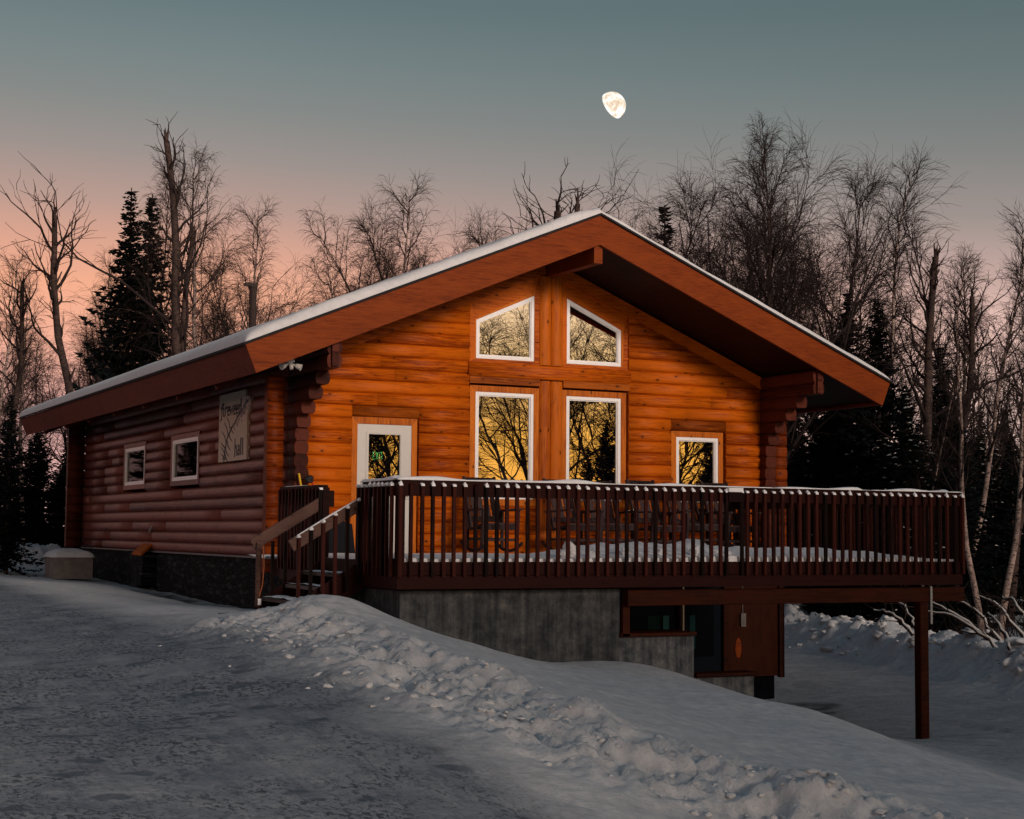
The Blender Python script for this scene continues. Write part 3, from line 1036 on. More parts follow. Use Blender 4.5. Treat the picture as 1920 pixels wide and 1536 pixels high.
# foundations
mb = MB()
mb.box(.02, .3, .05, 8.2, -2.9, -.065); mb.box(.02, .3, 9.75, LEN-.02, -2.9, -.065)
mb.build('stone_foundation', M['stone'], hall)
mb = MB()
mb.box(-.055, .02, .14, LEN, -.095, -.062)
mb.build('sill_flashing', plain('grey_sill_flashing', (.09, .09, .10), .5), hall)
mb = MB()     # low log buttress that breaks the stone base
for k in range(3):
    mb.box(-.24+.012*k, .3, 8.35, 8.95, -.75+.205*k, -.75+.205*k+.19)
mb.box(-.16, .3, 8.95, 9.75, -.80, -.08)
mb.build('stone_buttress', M['stone'], hall)
mb = MB()
mb.prism([(-.26, 8.3, -.10), (-.26, 9.05, -.10), (.0, 9.05, .12), (.0, 8.3, .12)], (0, 0, -.06))
mb.build('buttress_cap', M['header'], hall)
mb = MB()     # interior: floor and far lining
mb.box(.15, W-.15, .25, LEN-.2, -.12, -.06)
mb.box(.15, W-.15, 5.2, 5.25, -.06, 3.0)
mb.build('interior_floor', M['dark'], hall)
mb = MB(); mb.tube([(-.04, 8.2, .36), (-.12, 8.2, .36), (-.15, 8.2, .30)], .018, 8); mb.tube([(-.10, 8.2, .36), (-.10, 8.2, .42)], .01, 6); mb.tube([(-.10, 8.14, .42), (-.10, 8.26, .42)], .014, 6)
mb.build('outdoor_tap', M['metal'], hall)

# basement gable wall under the deck
mb = MB()
mb.box(-.0, 9.05, .16, .3, -2.9, -2.12)
mb.box(8.75, 9.05, .3, LEN, -2.9, -.29)
mb.build('basement_foundation', plain('deck_shaded_concrete', (.004, .005, .008), .95, spec=.02, nz=.4, nscale=5), hall)  # shade under the deck put into the near black colour
mb = MB()
mb.box(7.93, 9.10, .02, .16, -2.12, -.30); mb.box(-.0, 5.35, .02, .16, -2.12, -.30); mb.box(5.35, 7.05, .02, .16, -2.12, -1.35)
mb.box(5.35, 7.93, .02, .16, -.56, -.30)
mb.build('plywood_wall', M['plywood'], hall)
mb = MB()
mb.box(7.86, 7.95, -.03, .15, -2.15, -.35)
mb.build('door_post', M['beam'], hall)
mb = MB()
mb.box(9.03, 9.12, -.03, .02, -2.15, -.30)
mb.box(9.105, 9.135, -.03, .16, -2.15, -.30)
mb.build('corner_trim_board', M['beam'], hall)
mb = MB(); mb.box(7.085, 7.855, .05, .10, -2.55, -.56)
bd = mb.build('basement_door', plain('blue_grey_door', (.008, .011, .017), .9, spec=.03), hall)
mb = MB(); mb.box(7.22, 7.70, .040, .0495, -1.75, -.72); mb.build('door_pane', M['glass_black'], bd)
mb = MB(); mb.box(7.20, 7.31, .030, .0385, -1.62, -1.04); mb.build('door_glass_glint', M['teal_glint'], bd)  # plate coloured like the teal light in the door glass
mb = MB()
mb.ringframe([(5.35, .0, -1.35), (7.05, .0, -1.35), (7.05, .0, -.56), (5.35, .0, -.56)], [(5.43, .0, -1.28), (6.97, .0, -1.28), (6.97, .0, -.62), (5.43, .0, -.62)], (0, .1, 0))
bw = mb.build('basement_window', M['beam'], hall)
mb = MB(); mb.box(5.43, 6.97, .05, .06, -1.28, -.62); mb.build('pane', M['glass_black'], bw)
mb = MB(); mb.box(6.37, 6.60, .040, .0485, -1.27, -1.04); mb.build('window_glass_glint', M['teal_glint'], bw)  # teal reflection in the pane painted as a thin plate
mb = MB(); mb.box(6.67, 6.79, .040, .0485, -1.27, -1.04); mb.build('window_glass_glint', plain('painted_pale_teal_glint', (.02, .17, .17), .2), bw)  # brighter part of the painted teal reflection
mb = MB(); mb.tube([(7.0, -.06, -.35), (7.0, -.06, -1.45)], .028, 8); mb.build('drain_pipe', M['metal'], hall)
mb = MB(); mb.box(8.22, 8.32, -.03, .02, -1.25, -1.02); mb.tube([(8.27, 0, -1.02), (8.27, 0, -.35)], .009, 6); mb.build('switch_box', M['boxgrey'], hall)
mb = MB(); mb.prism([(8.19+.062*math.cos(a_*.5236), .018, -1.62+.175*math.sin(a_*.5236)) for a_ in range(12)], (0, -.004, 0)); mb.build('bare_wood_patch', M['log_stub'], hall)

# exit sign hanging in the hall behind the door
ex = empty('exit_sign', (1.45, .30, 1.5), 'green lit EXIT sign seen through the glass of the white door', 'exit sign')
strokes = {'E': [[(0, 0), (0, 1)], [(0, 1), (.6, 1)], [(0, .5), (.5, .5)], [(0, 0), (.6, 0)]], 'X': [[(0, 0), (.6, 1)], [(0, 1), (.6, 0)]],
           'I': [[(.15, 0), (.15, 1)]], 'T': [[(0, 1), (.6, 1)], [(.3, 0), (.3, 1)]]}
mb = MB(); cx = 0
for ch in 'EXIT':
    for a, b2 in strokes[ch]:
        mb.beam((1.44+(cx+a[0])*.06, .30, 1.50+a[1]*.11), (1.44+(cx+b2[0])*.06, .30, 1.50+b2[1]*.11), .012, .017, (0, -1, 0), 0)
    cx += .45 if ch == 'I' else .85
mb.build('lettering', M['exit'], ex)
mb = MB(); mb.box(1.40, 1.66, .32, .35, 1.46, 1.64); mb.build('sign_box', M['dark'], ex)

# ------------------------------------------------------------------ deck with its railing
DX0, DX1, DY0, DY1 = -.79, 7.75, -6.15, -1.84
deck = empty('timber_deck', (3.5, -3.5, -2.5), 'dark red raised timber deck with baluster railing in front of the log hall', 'deck')
mb = MB()
yb = DY0+.05
while yb < -.08:
    x0 = DX0+.05 if yb < DY1-.02 else .16
    mb.box(x0, DX1-.05, yb, min(yb+.137, -.08), -.045, -.005)
    yb += .143
mb.build('deck_boards', M['tread'], deck)
RIM = [((DX0, DY0), (DX1, DY0)), ((DX0, DY0), (DX0, DY1)), ((DX1, DY0), (DX1, -.1)), ((DX0, DY1), (.0, DY1))]
for (a, b2), zt in zip(RIM, (0, -.002, -.002, -.002)):
    mb = MB()
    ax = a[1] == b2[1]
    if ax:
        e0 = .0 if a[1] == DY0 else .055
        mb.box(a[0]+e0, b2[0]-(0 if e0 == 0 else .0), a[1], a[1]+.04, -.32, zt-.165)
        mb.box(a[0]+e0+.01, b2[0]-.01, a[1]+.012, a[1]+.045, -.158, zt)
    else:
        s0 = 1 if a[0] == DX0 else -1
        x0, x1 = sorted((a[0], a[0]+s0*.04))
        mb.box(x0, x1, a[1]+.042, b2[1], -.322, zt-.165)
        mb.box(x0, x1, a[1]+.047, b2[1], -.158, zt)
    mb.build('rim_board', M['deck_h'], deck)
# carrying beam, joists, post and strap
mb = MB()
mb.beam((2.37, -6.02, -.455), (7.83, -6.02, -.455), .14, .20, (0, 0, 1), .008)
mb.build('deck_beam', M['beam'], deck)
for i in range(15):
    x = -.3+i*.56
    mb = MB(); mb.box(x, x+.04, -6.08, -.1, -.325, -.05); mb.build('joist', M['deck_h'], deck)
mb = MB(); mb.beam((7.115, -6.02, -2.50), (7.115, -6.02, -.558), .145, .145, (0, 1, 0), .012)
mb.build('deck_post', M['beam'], deck)
mb = MB(); mb.box(7.205, 7.235, -6.115, -6.10, -.86, -.34)
for i in range(9):
    mb.box(7.201, 7.239, -6.117, -6.114, -.84+i*.055, -.825+i*.055)
mb.build('steel_strap', M['strap'], deck)

railing_pts = []          # (x, y) of the balusters, for their caps of snow


def baluster(x, y, z0=-.175, z1=.915):
    c = .017
    lean = random.uniform(-.004, .004)
    mb = MB(); mb.new()
    # square stick with a slanted top
    b0 = [(x-.02, y-.019, z0), (x+.02, y-.019, z0), (x+.02, y+.019, z0), (x-.02, y+.019, z0)]
    t0 = [(x-.02+lean, y-.019, z1-.018), (x+.02+lean, y-.019, z1-.018), (x+.02+lean, y+.019, z1+.012), (x-.02+lean, y+.019, z1+.012)]
    n = mb.pts(b0+t0)
    for q in ((0, 3, 2, 1), (4, 5, 6, 7), (0, 1, 5, 4), (1, 2, 6, 5), (2, 3, 7, 6), (3, 0, 4, 7)):
        mb.face([n+i for i in q])
    return mb


def put_bal(x, y):
    baluster(x, y).build('baluster', M['deck'], deck)
    railing_pts.append((x, y))


x = DX0+.02
while x < DX1:
    if not 3.80 < x < 4.02:
        put_bal(x+random.uniform(-.006, .006), DY0-.022)
    x += .1395
put_bal(3.79, DY0-.022); put_bal(4.03, DY0-.022)
for i in range(1, 10):
    put_bal(DX0-.022, DY0+.01+i*.137)
for i in range(13):
    put_bal(DX0-.022, DY1-.03-i*.14)
for i in range(12):
    put_bal(DX1+.022, DY0+.06+i*.14)
mb = MB()
for i in range(12, 42):
    q = baluster(DX1+.022, DY0+.06+i*.14)
    n = len(mb.v); mb.v += q.v; mb.f += [[n+k for k in f] for f in q.f]; mb.rnd += q.rnd; mb.mi += q.mi; mb.sm += q.sm
    railing_pts.append((DX1+.022, DY0+.06+i*.14))
o = mb.build('baluster', M['deck'], deck); o['kind'] = 'stuff'
STY = -4.90                   # the stairs leave the deck between STY and STY2
STY2 = -3.57
rails = [((DX0-.0, DY0, 1), (DX1, DY0, 1), 'x'), ((DX0, DY0, 1), (DX0, STY-.03, 1), 'y'), ((DX0, STY2+.03, 1), (DX0, DY1+.05, 1), 'y'), ((DX1, DY0, 1), (DX1, -.4, 1), 'y')]
for a, b2, ax in rails:
    mb = MB()
    if ax == 'x':
        mb.box(a[0]+.002, b2[0]-.002, DY0+.002, DY0+.04, .775, .925)
    else:
        s0 = 1 if a[0] == DX0 else -1
        x0, x1 = sorted((a[0]+s0*.002, a[0]+s0*.04))
        mb.box(x0, x1, a[1]+.045, b2[1], .775, .925)
    mb.build('top_rail', M['deck_h'], deck)
    mb = MB()
    if ax == 'x':
        mb.box(a[0]+.03, b2[0]-.03, DY0+.0, DY0+.13, .928, .963)
    else:
        s0 = 1 if a[0] == DX0 else -1
        x0, x1 = sorted((a[0]+s0*.0, a[0]+s0*.13))
        mb.box(x0, x1, a[1]+.135, b2[1], .928, .963)
    mb.build('rail_cap', M['deck_h'], deck)
for px_, py_ in ((DX0+.06, DY0+.08), (3.91, DY0+.02), (DX1-.06, DY0+.08), (DX0+.05, STY-.06), (DX0+.05, STY2+.05), (DX0+.05, DY1-.02), (DX1-.06, -3.2), (DX1-.06, -.3)):
    h = .09 if px_ != 3.91 else .21
    mb = MB(); mb.box(px_-h/2, px_+h/2, py_-.045-(.035 if px_ == 3.91 else 0), py_+.045, -.15 if px_ != 3.91 else .775, .926 if px_ != 3.91 else .90)
    mb.build('rail_post', M['deck_h'], deck)
mb = MB(); mb.box(DX0-.0, .0, DY1-.02, DY1+.02, .70, .93)
mb.build('top_rail', M['deck_h'], deck)

# snow on the rail, on the baluster tops and on the boards
mb = MB()


def snow_strip(mb, a, b2, w, h, seed):
    """soft edged ribbon of snow from a to b2"""
    a = Vector(a); b2 = Vector(b2); L = (b2-a).length; d = (b2-a)/L
    s_ = d.cross(Vector((0, 0, 1))).normalized()
    n = max(3, int(L/.05))
    sec = [(-.5, 0), (-.52, .35), (-.42, .8), (-.2, 1), (.2, 1), (.42, .8), (.52, .35), (.5, 0)]
    last = None
    mb.smooth = True
    mb.new()
    for i in range(n+1):
        t = i*L/n
        hh = h*(1+.75*float(vnoise(np.array([t*2.1+seed]), np.array([seed*1.7]))[0])*2)
        if vnoise(np.array([t*1.3+seed*3]), np.array([seed*.7+5]))[0] > .41:
            hh *= .25
        if i in (0, n):
            hh *= .4
        p = a+d*t
        k = mb.pts([p+s_*(x*w)+Vector((0, 0, z*hh)) for x, z in sec])
        if last is not None:
            for j in range(len(sec)-1):
                mb.face([last+j, last+j+1, k+j+1, k+j])
        last = k
    mb.smooth = False


snow_strip(mb, (DX0-.01, DY0+.065, .964), (DX1+.01, DY0+.065, .964), .15, .032, 3)
snow_strip(mb, (DX0+.065, DY0+.14, .964), (DX0+.065, STY-.03, .964), .14, .040, 9)
snow_strip(mb, (DX0+.065, DY1-.9, .964), (DX0+.065, DY1-.1, .964), .10, .012, 5)
snow_strip(mb, (DX1-.065, DY0+.14, .964), (DX1-.065, -.5, .964), .14, .032, 13)
mb.box(3.80, 4.02, DY0-.075, DY0+.0, .902, .955)
for (x, y) in railing_pts:
    if x < -.7 and y > STY+.5:
        if y < STY2+.1:
            pass
        else:
            continue
    z = .905
    hh = random.uniform(.018, .062)
    if random.random() < .07:
        continue
    mb.new()
    n = mb.pts([(x-.024, y-.023, z-.012), (x+.024, y-.023, z-.012), (x+.024, y+.021, z+.02), (x-.024, y+.021, z+.02),
                (x-.02, y-.018, z+.015), (x+.02, y-.018, z+.015), (x+random.uniform(-.012, .012), y+.012, z+hh)])
    for q in ((0, 1, 5, 4), (1, 2, 6, 5), (2, 3, 6), (3, 0, 4, 6), (4, 5, 6)):
        mb.face([n+i for i in q])
tag(mb.build('rail_snow', M['snow_clean']), 'white snow lying along the top of the deck railing and on its balusters', 'snow', kind='stuff')

gx = np.arange(DX0+.05, DX1-.04, .05); gy = np.arange(DY0+.05, -.12, .08)
GX, GY = np.meshgrid(gx, gy)
hz = .028+.03*fbm(GX*1.3, GY*1.3, 3)
front = np.exp(-((GY+5.1)/.75)**2)
prof = np.interp(GX, [-1, 1.2, 1.7, 2.3, 3.2, 3.7, 3.95, 4.15, 5.5, 6.6, 7.2, 7.5], [0, .0, .08, .15, .20, .19, .24, .15, .14, .12, .05, 0])
hz = hz+front*prof*(1+.5*fbm(GX*4, GY*4, 3))
hz = np.where((GX < .1) & (GY > DY1-.05), -.06, np.maximum(hz, .004))
hz = np.where((GX < .6) & (GY > -5.0) & (GY < -1), hz*.3, hz)
hz = np.where(GY > -1.0, hz*np.clip((-GY-.1)/.9, .1, 1), hz)
mb = MB(); mb.smooth = True
mb.pts(np.stack([GX.ravel(), GY.ravel(), hz.ravel()], 1))
nx_, ny_ = len(gx), len(gy)
for j in range(ny_-1):
    for i in range(nx_-1):
        k = j*nx_+i
        if hz[j, i] > -.05:
            mb.face([k, k+1, k+nx_+1, k+nx_])
mb.smooth = False
for i in range(nx_-1):       # front edge
    n = mb.pts([(gx[i], gy[0]-.01, -.004), (gx[i+1], gy[0]-.01, -.004), (gx[i+1], gy[0], hz[0, i+1]), (gx[i], gy[0], hz[0, i])])
    mb.face([n, n+1, n+2, n+3])
for k in range(16):          # broken lumps at the front edge
    x = random.choice([random.uniform(3.4, 4.1), random.uniform(1.5, 4.3)])
    mb.blob((x, -5.95+random.uniform(-.05, .3), random.uniform(.06, .16)), (random.uniform(.04, .09),)*3, 1, .4)
tag(mb.build('deck_snow', M['snow_deck']), 'trampled snow covering the boards of the deck behind the railing', 'snow', kind='stuff')

# ------------------------------------------------------------------ stairs
st = empty('wooden_stairs', (-1.4, -4.2, -.7), 'short snowy wooden steps with two sloping handrails at the left end of the deck', 'stairs')
tr = [(-.80, -1.02, -.167), (-1.03, -1.26, -.333), (-1.27, -1.56, -.50)]
for (xa, xb, z) in tr:
    mb = MB(); mb.box(xb-.03, xa, STY+.0, STY2-.0, z-.045, z)
    mb.build('tread', M['tread'], st)
    mb = MB(); mb.box(xa-.03, xa-.005, STY+.05, STY2-.05, z-.20, z-.048)
    for q in (.35, .8):
        mb.box(xb+.04, xa-.04, STY+q, STY+q+.045, z-.22, z-.048)
    mb.build('riser', M['deck_h'], st)
for y in (STY-.042, STY2+.004):
    mb = MB(); mb.prism([(-.75, y, -.05), (-.75, y, -.36), (-1.55, y, -.78), (-1.62, y, -.58), (-1.58, y, -.50), (-.79, y, -.02)], (0, .038, 0))
    mb.build('stringer', M['deck_h'], st)
for y, x0, z0, x1, z1, mt in ((STY-.095, -.80, .70, -1.70, .17, 'weathered'), (STY2+.05, -.78, .73, -1.72, .17, 'weathered')):
    mb = MB(); mb.beam((x0, y, z0), (x1, y, z1), .045, .15, (0, 0, 1), .006)
    mb.build('handrail', M[mt], st)
hb = []
for i in range(6):
    x = -.84-i*.155
    zt = .70+(x+.80)*.53/.90*1.0+.05
    hb.append((x, STY-.135, zt))
    mb = MB(); mb.box(x-.02, x+.02, STY-.155, STY-.118, zt-1.02 if i < 4 else -.70, zt); mb.build('baluster', M['deck'], st)
for i in range(5):
    x = -.95-i*.17
    zt = .62+(x+.80)*.56/.92
    mb = MB(); mb.box(x-.02, x+.02, STY2-.01, STY2+.025, max(zt-1.05, -.70), zt); mb.build('baluster', M['deck'], st)
mb = MB(); mb.box(-1.68, -1.63, STY2-.02, STY2+.025, -.62, .20); mb.build('newel_post', M['weathered'], st)
mb = MB(); mb.box(-1.655, -1.61, STY2-.024, STY2-.02, -.60, -.52); mb.build('newel_post_cover', M['white'], st)
mb = MB(); mb.tube([(-1.60, STY2-.03, .16), (-1.585, STY2-.03, -.1), (-1.60, STY2-.03, -.35), (-1.64, STY2-.03, -.48)], .008, 6)
tag(mb.build('cable', plain('orange_cable', (.35, .09, .02), .5)), 'thin orange cable hanging down the leftmost stair post', 'cable')
mb = MB()
for (xa, xb, z) in tr:
    g1 = np.linspace(xb-.03, xa-.01, 6); g2 = np.linspace(STY+.02, STY2-.02, 22)
    A, B = np.meshgrid(g1, g2); zz2 = z+.008+.03*np.clip(fbm(A*6, B*3, 3)+.15, -.1, 1)
    mb.smooth = True
    n = mb.pts(np.stack([A.ravel(), B.ravel(), zz2.ravel()], 1))
    for j in range(21):
        for i in range(5):
            k = n+j*6+i; mb.face([k, k+1, k+7, k+6])
    mb.smooth = False
for (x, y, z) in hb:
    mb.blob((x, y, z+.012), (.026, .026, .025), 1, .3)
snow_strip(mb, (-.82, STY-.095, .765), (-1.66, STY-.095, .272), .045, .014, 8)
tag(mb.build('stair_snow', M['snow_deck']), 'thin trodden snow on the stair treads and along the near handrail', 'snow', kind='stuff')
mb = MB(); mb.box(-2.5, -1.75, -5.3, -4.7, -.70, -.655)
mt_ = mb.build('door_mat', plain('dark_door_mat', (.03, .035, .04), .9, nz=.3)); mt_.location.z = .02
tag(mt_, 'dark flat mat in the snow at the foot of the stairs', 'mat')

# ------------------------------------------------------------------ concrete retaining walls below the deck


def cwall(name, poly, y0, y1, label, capz=None, cap=None):
    r = empty(name, (poly[0][0], y0, -2.5), label, 'concrete wall')
    mb = MB(); mb.prism([(x, y0, z) for x, z in poly], (0, y1-y0, 0))
    if name == 'concrete_wall':
        mb.box(-.66, -.46, -5.70, -1.9, -2.8, -.345)
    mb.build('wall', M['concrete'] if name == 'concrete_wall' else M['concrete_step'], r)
    if cap:
        mb = MB(); mb.beam(cap[0], cap[1], .30, .045, (0, 0, 1), .006); mb.build('cap_board', M['beam'], r)
    return r


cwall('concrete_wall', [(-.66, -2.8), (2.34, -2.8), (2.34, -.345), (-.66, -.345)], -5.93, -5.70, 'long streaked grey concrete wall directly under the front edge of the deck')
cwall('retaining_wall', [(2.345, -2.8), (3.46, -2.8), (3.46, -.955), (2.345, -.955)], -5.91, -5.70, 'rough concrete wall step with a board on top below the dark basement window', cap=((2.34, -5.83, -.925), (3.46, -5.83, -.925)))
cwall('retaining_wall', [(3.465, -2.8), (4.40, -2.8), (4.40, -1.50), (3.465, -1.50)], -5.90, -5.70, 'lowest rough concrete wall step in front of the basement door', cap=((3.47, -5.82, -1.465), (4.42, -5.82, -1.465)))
mb = MB(); mb.box(2.36, 2.46, -5.98, -5.88, -.945, -.555)
mb.build('beam_support_post', M['beam'], deck)

# ------------------------------------------------------------------ rocking chairs
def make_chair():
    r = empty('rocking_chair', (0, 0, 0))
    hw = .29
    for sx in (-1, 1):
        x = sx*hw
        pts = []
        for k in range(11):
            t = -1+2*k/10
            pts.append((x, t*.46-.02, .03+.13*t*t))
        mb = MB()
        for a, b2 in zip(pts[:-1], pts[1:]):
            mb.beam(a, b2, .03, .045, (0, 0, 1), .003)
        mb.build('rocker', M['chair'], r)
        mb = MB(); mb.beam((x, -.30, .07), (x, -.34, .64), .04, .05, (0, 1, 0)); mb.build('front_leg', M['chair'], r)
        mb = MB(); mb.beam((x, .20, .06), (x, .22, .62), .04, .05, (0, 1, 0)); mb.build('rear_leg', M['chair'], r)
        mb = MB(); mb.beam((x*1.04, -.40, .655), (x*1.04, .28, .62), .09, .028, (0, 0, 1)); mb.build('armrest', M['chair'], r)
        mb = MB(); mb.beam((x*.88, .13, .34), (x*.88, .46, 1.13), .035, .055, (0, -1, .4)); mb.build('back_post', M['chair'], r)
    mb = MB()
    for k in range(6):
        y = -.34+k*.095; z = .43-.018*k
        mb.box(-hw+.02, hw-.02, y, y+.075, z, z+.02)
    mb.box(-hw+.02, hw-.02, -.355, -.335, .345, .43)
    mb.build('seat', M['chair'], r)
    for z, y in ((.50, .19), (.96, .385), (1.08, .435)):
        mb = MB(); mb.beam((-hw*.86, y, z), (hw*.86, y, z), .022, .085, (0, .38, .92))
        mb.build('back_rail', M['chair'], r)
    for k in range(4):
        x = -.165+k*.11
        mb = MB(); mb.beam((x, .19, .50), (x, .385, .96), .082, .014, (0, -1, .4)); mb.build('back_slat', M['chair'], r)
    for y in (-.30, .20):
        mb = MB(); mb.beam((-hw, y, .20), (hw, y, .20), .025, .04); mb.build('stretcher', M['chair'], r)
    return r


CG = 'rocking chairs in a row against the gable wall'
chair0 = make_chair()
bpy.context.view_layer.update()
chs = [(3.0, -.78, 0, 'dark wooden rocking chair standing alone, nearest to the white door'),
       (4.45, -.80, 4, 'dark rocking chair under the centre log posts, left one of the row of five'),
       (5.12, -.80, -3, 'dark rocking chair under the right half of the tall right window'),
       (5.98, -.80, 5, 'dark rocking chair between the tall right window and the small window'),
       (6.72, -.82, -2, 'dark rocking chair below the left edge of the small window'),
       (7.46, -.80, 4, 'dark rocking chair below the small window, last one before the right corner')]
for i, (x, y, a, lb) in enumerate(chs):
    o = chair0 if i == 0 else copy_tree(chair0)
    o.location = (x, y, .035); o.scale = (1.04, 1.04, 1.05); o.rotation_euler = (R(random.uniform(-2, 3)), 0, R(a))
    tag(o, lb, 'rocking chair', CG)

# shovels leaning in the left corner
sh = empty('snow_shovel', (.10, -.42, .02), 'snow shovel with yellow handle leaning in the left corner of the deck', 'shovel')
mb = MB(); mb.tube([(.12, -.50, .30), (.0, -.30, 1.22)], .017, 8); mb.build('handle', M['yellow'], sh)
mb = MB(); mb.prism([(-.08, -.53, .02), (.32, -.53, .02), (.30, -.50, .42), (-.06, -.50, .42)], (0, .02, 0)); mb.build('blade', M['black'], sh)
sh = empty('snow_shovel', (.42, -.50, .02), 'snow shovel with red handle and dark blue blade leaning behind the stair rail', 'shovel')
mb = MB(); mb.tube([(.52, -.60, .30), (.24, -.22, 1.10)], .017, 8); mb.build('handle', M['red'], sh)
mb = MB(); mb.prism([(.36, -.64, .02), (.80, -.64, .02), (.76, -.60, .46), (.58, -.58, .52), (.40, -.60, .46)], (0, .025, 0)); mb.build('blade', M['navy'], sh)
mb = MB(); mb.blob((.13, -.40, 1.13), (.07, .06, .06), 2, .2)
tag(mb.build('work_glove', M['black']), 'black glove hung over the rail corner by the yellow shovel handle', 'glove')

# floodlight under the left front corner of the roof
fl = empty('floodlight', (-.50, -1.30, 2.80), 'white twin head security light under the front left eave corner', 'floodlight')
mb = MB(); mb.box(-.56, -.44, -1.30, -1.20, 2.80, 2.84); mb.tube([(-.5, -1.25, 2.80), (-.5, -1.25, 2.77)], .045, 10); mb.build('mount', M['lampwhite'], fl)
for dx in (-1, 1):
    mb = MB(); a = Vector((-.5+dx*.03, -1.27, 2.77)); b2 = a+Vector((dx*.12, -.07, -.05))
    mb.tube([a, a+(b2-a)*.4, a+(b2-a)*.45, b2], [.018, .02, .034, .05], 12); mb.build('lamp_head', M['lampwhite'], fl)
mb = MB(); mb.tube([(-.5, -1.31, 2.76), (-.5, -1.35, 2.70)], .028, 10); mb.build('motion_sensor', M['lampwhite'], fl)

# ------------------------------------------------------------------ carved sign on the side wall
sg_ = empty('hall_sign', (-.1, 2.9, 1.5), 'pale carved board reading fireweed hall with a painted plant, on the side wall', 'sign')
# local frame on the wall: u runs towards the viewer (-Y), v is up
U0, V0 = 3.72, 1.52


def S(u, v, d=0.0):
    return (-.085-d, U0-u, V0+v)


board = [(0, 0), (1.62, .0), (1.62, .10), (1.62, .74), (1.66, .80), (1.74, .87), (1.77, .96), (1.74, 1.03), (1.64, 1.05), (1.52, 1.04), (1.50, 1.16), (.0, 1.16)]
mb = MB(); mb.prism([S(u, v) for u, v in board], (.06, 0, 0))
mb.build('board', M['signboard'], sg_)


def stroke(mb, P, w0, w1=None, d=.003):
    w1 = w0 if w1 is None else w1
    P = [np.array(p, float) for p in P]
    L = []; Rr = []
    n = len(P)
    for i, p in enumerate(P):
        t = P[min(i+1, n-1)]-P[max(i-1, 0)]
        t = t/(np.linalg.norm(t)+1e-9); q = np.array([-t[1], t[0]])
        w = (w0+(w1-w0)*i/(n-1))/2
        L.append(p+q*w); Rr.append(p-q*w)
    for i in range(n-1):
        d_ = d+random.uniform(0, .002)
        mb.prism([S(*L[i], d_), S(*L[i+1], d_), S(*Rr[i+1], d_), S(*Rr[i], d_)], (d_-.0005, 0, 0))


mb = MB()
B = .052


def word(txt, ox, oy, sx, sy):
    G = {'f': [[(.62, 1.25), (.42, 1.42), (.26, 1.25), (.24, .5), (.2, -.25), (-.02, -.4)], [(.02, .92), (.55, .98)]],
         'i': [[(.1, 1.0), (.12, .1), (.3, .0)], [(.05, 1.3), (.18, 1.34)]],
         'r': [[(.1, 1.0), (.12, 0)], [(.12, .75), (.35, 1.0), (.5, .86)]],
         'e': [[(.08, .5), (.45, .62), (.4, .95), (.15, .92), (.06, .5), (.14, .06), (.46, .1)]],
         'w': [[(.05, 1.0), (.15, .08), (.34, .8), (.46, .06), (.66, 1.02)]],
         'd': [[(.5, 1.65), (.47, 0)], [(.46, .9), (.15, .85), (.08, .3), (.25, .02), (.47, .25)]],
         'h': [[(.02, -.18), (.12, 0), (.14, 1.75)], [(.14, .7), (.34, .98), (.46, .75), (.46, 0), (.56, -.02)]],
         'a': [[(.12, .88), (.38, .95), (.44, .7), (.44, .05), (.54, 0)], [(.44, .55), (.12, .45), (.08, .12), (.24, 0), (.44, .18)]],
         'l': [[(.1, 1.75), (.12, .06), (.24, 0)]]}
    adv = {'f': .5, 'i': .34, 'r': .5, 'e': .52, 'w': .74, 'd': .6, 'h': .62, 'a': .62, 'l': .38}
    x = 0
    for ch in txt:
        for P in G[ch]:
            stroke(mb, [(ox+(x+a)*sx, oy+b_*sy) for a, b_ in P], B*1.05, B*.7)
        x += adv[ch]


word('fireweed', .10, .78, .285, .155)
word('hall', .94, .09, .27, .16)
mb.build('lettering', M['signpaint'], sg_)
mb = MB()
stem = [(.34, .0), (.38, .16), (.52, .40), (.76, .56), (1.0, .66)]
stroke(mb, stem, .06, .035)
for i, (u, v, a, L_) in enumerate([(.36, .08, 160, .20), (.36, .08, 205, .16), (.38, .12, 130, .26), (.42, .22, 150, .26), (.42, .22, -50, .26), (.47, .30, 118, .38), (.5, .36, -62, .30),
                                   (.56, .44, 112, .38), (.6, .48, -55, .28), (.66, .55, 108, .34), (.7, .58, -50, .24), (.40, .14, -60, .28), (.34, .03, 25, .22)]):
    a = R(a)
    stroke(mb, [(u, v), (u+math.cos(a)*L_*.5, v+math.sin(a)*L_*.38), (u+math.cos(a+.3)*L_, v+math.sin(a-.2)*L_*.62)], .042, .012)
for i in range(26):
    t = i/25
    u = .98+t*.68; v = .65+t*.32
    stroke(mb, [(u, v), (u+random.uniform(-.05, .05), v+random.uniform(.02, .05))], .035, .015)
mb.build('painted_plant', M['signpaint'], sg_)
mb = MB()
for i in range(60):
    t = random.random()**.8
    u = .85+t*.82+random.gauss(0, .05); v = .52+t*.44+random.gauss(0, .045)
    a = random.random()*6
    stroke(mb, [(u, v), (u+math.cos(a)*.05, v+math.sin(a)*.04)], .03, .03, .002)
mb.build('painted_flowers', M['signpale'], sg_)

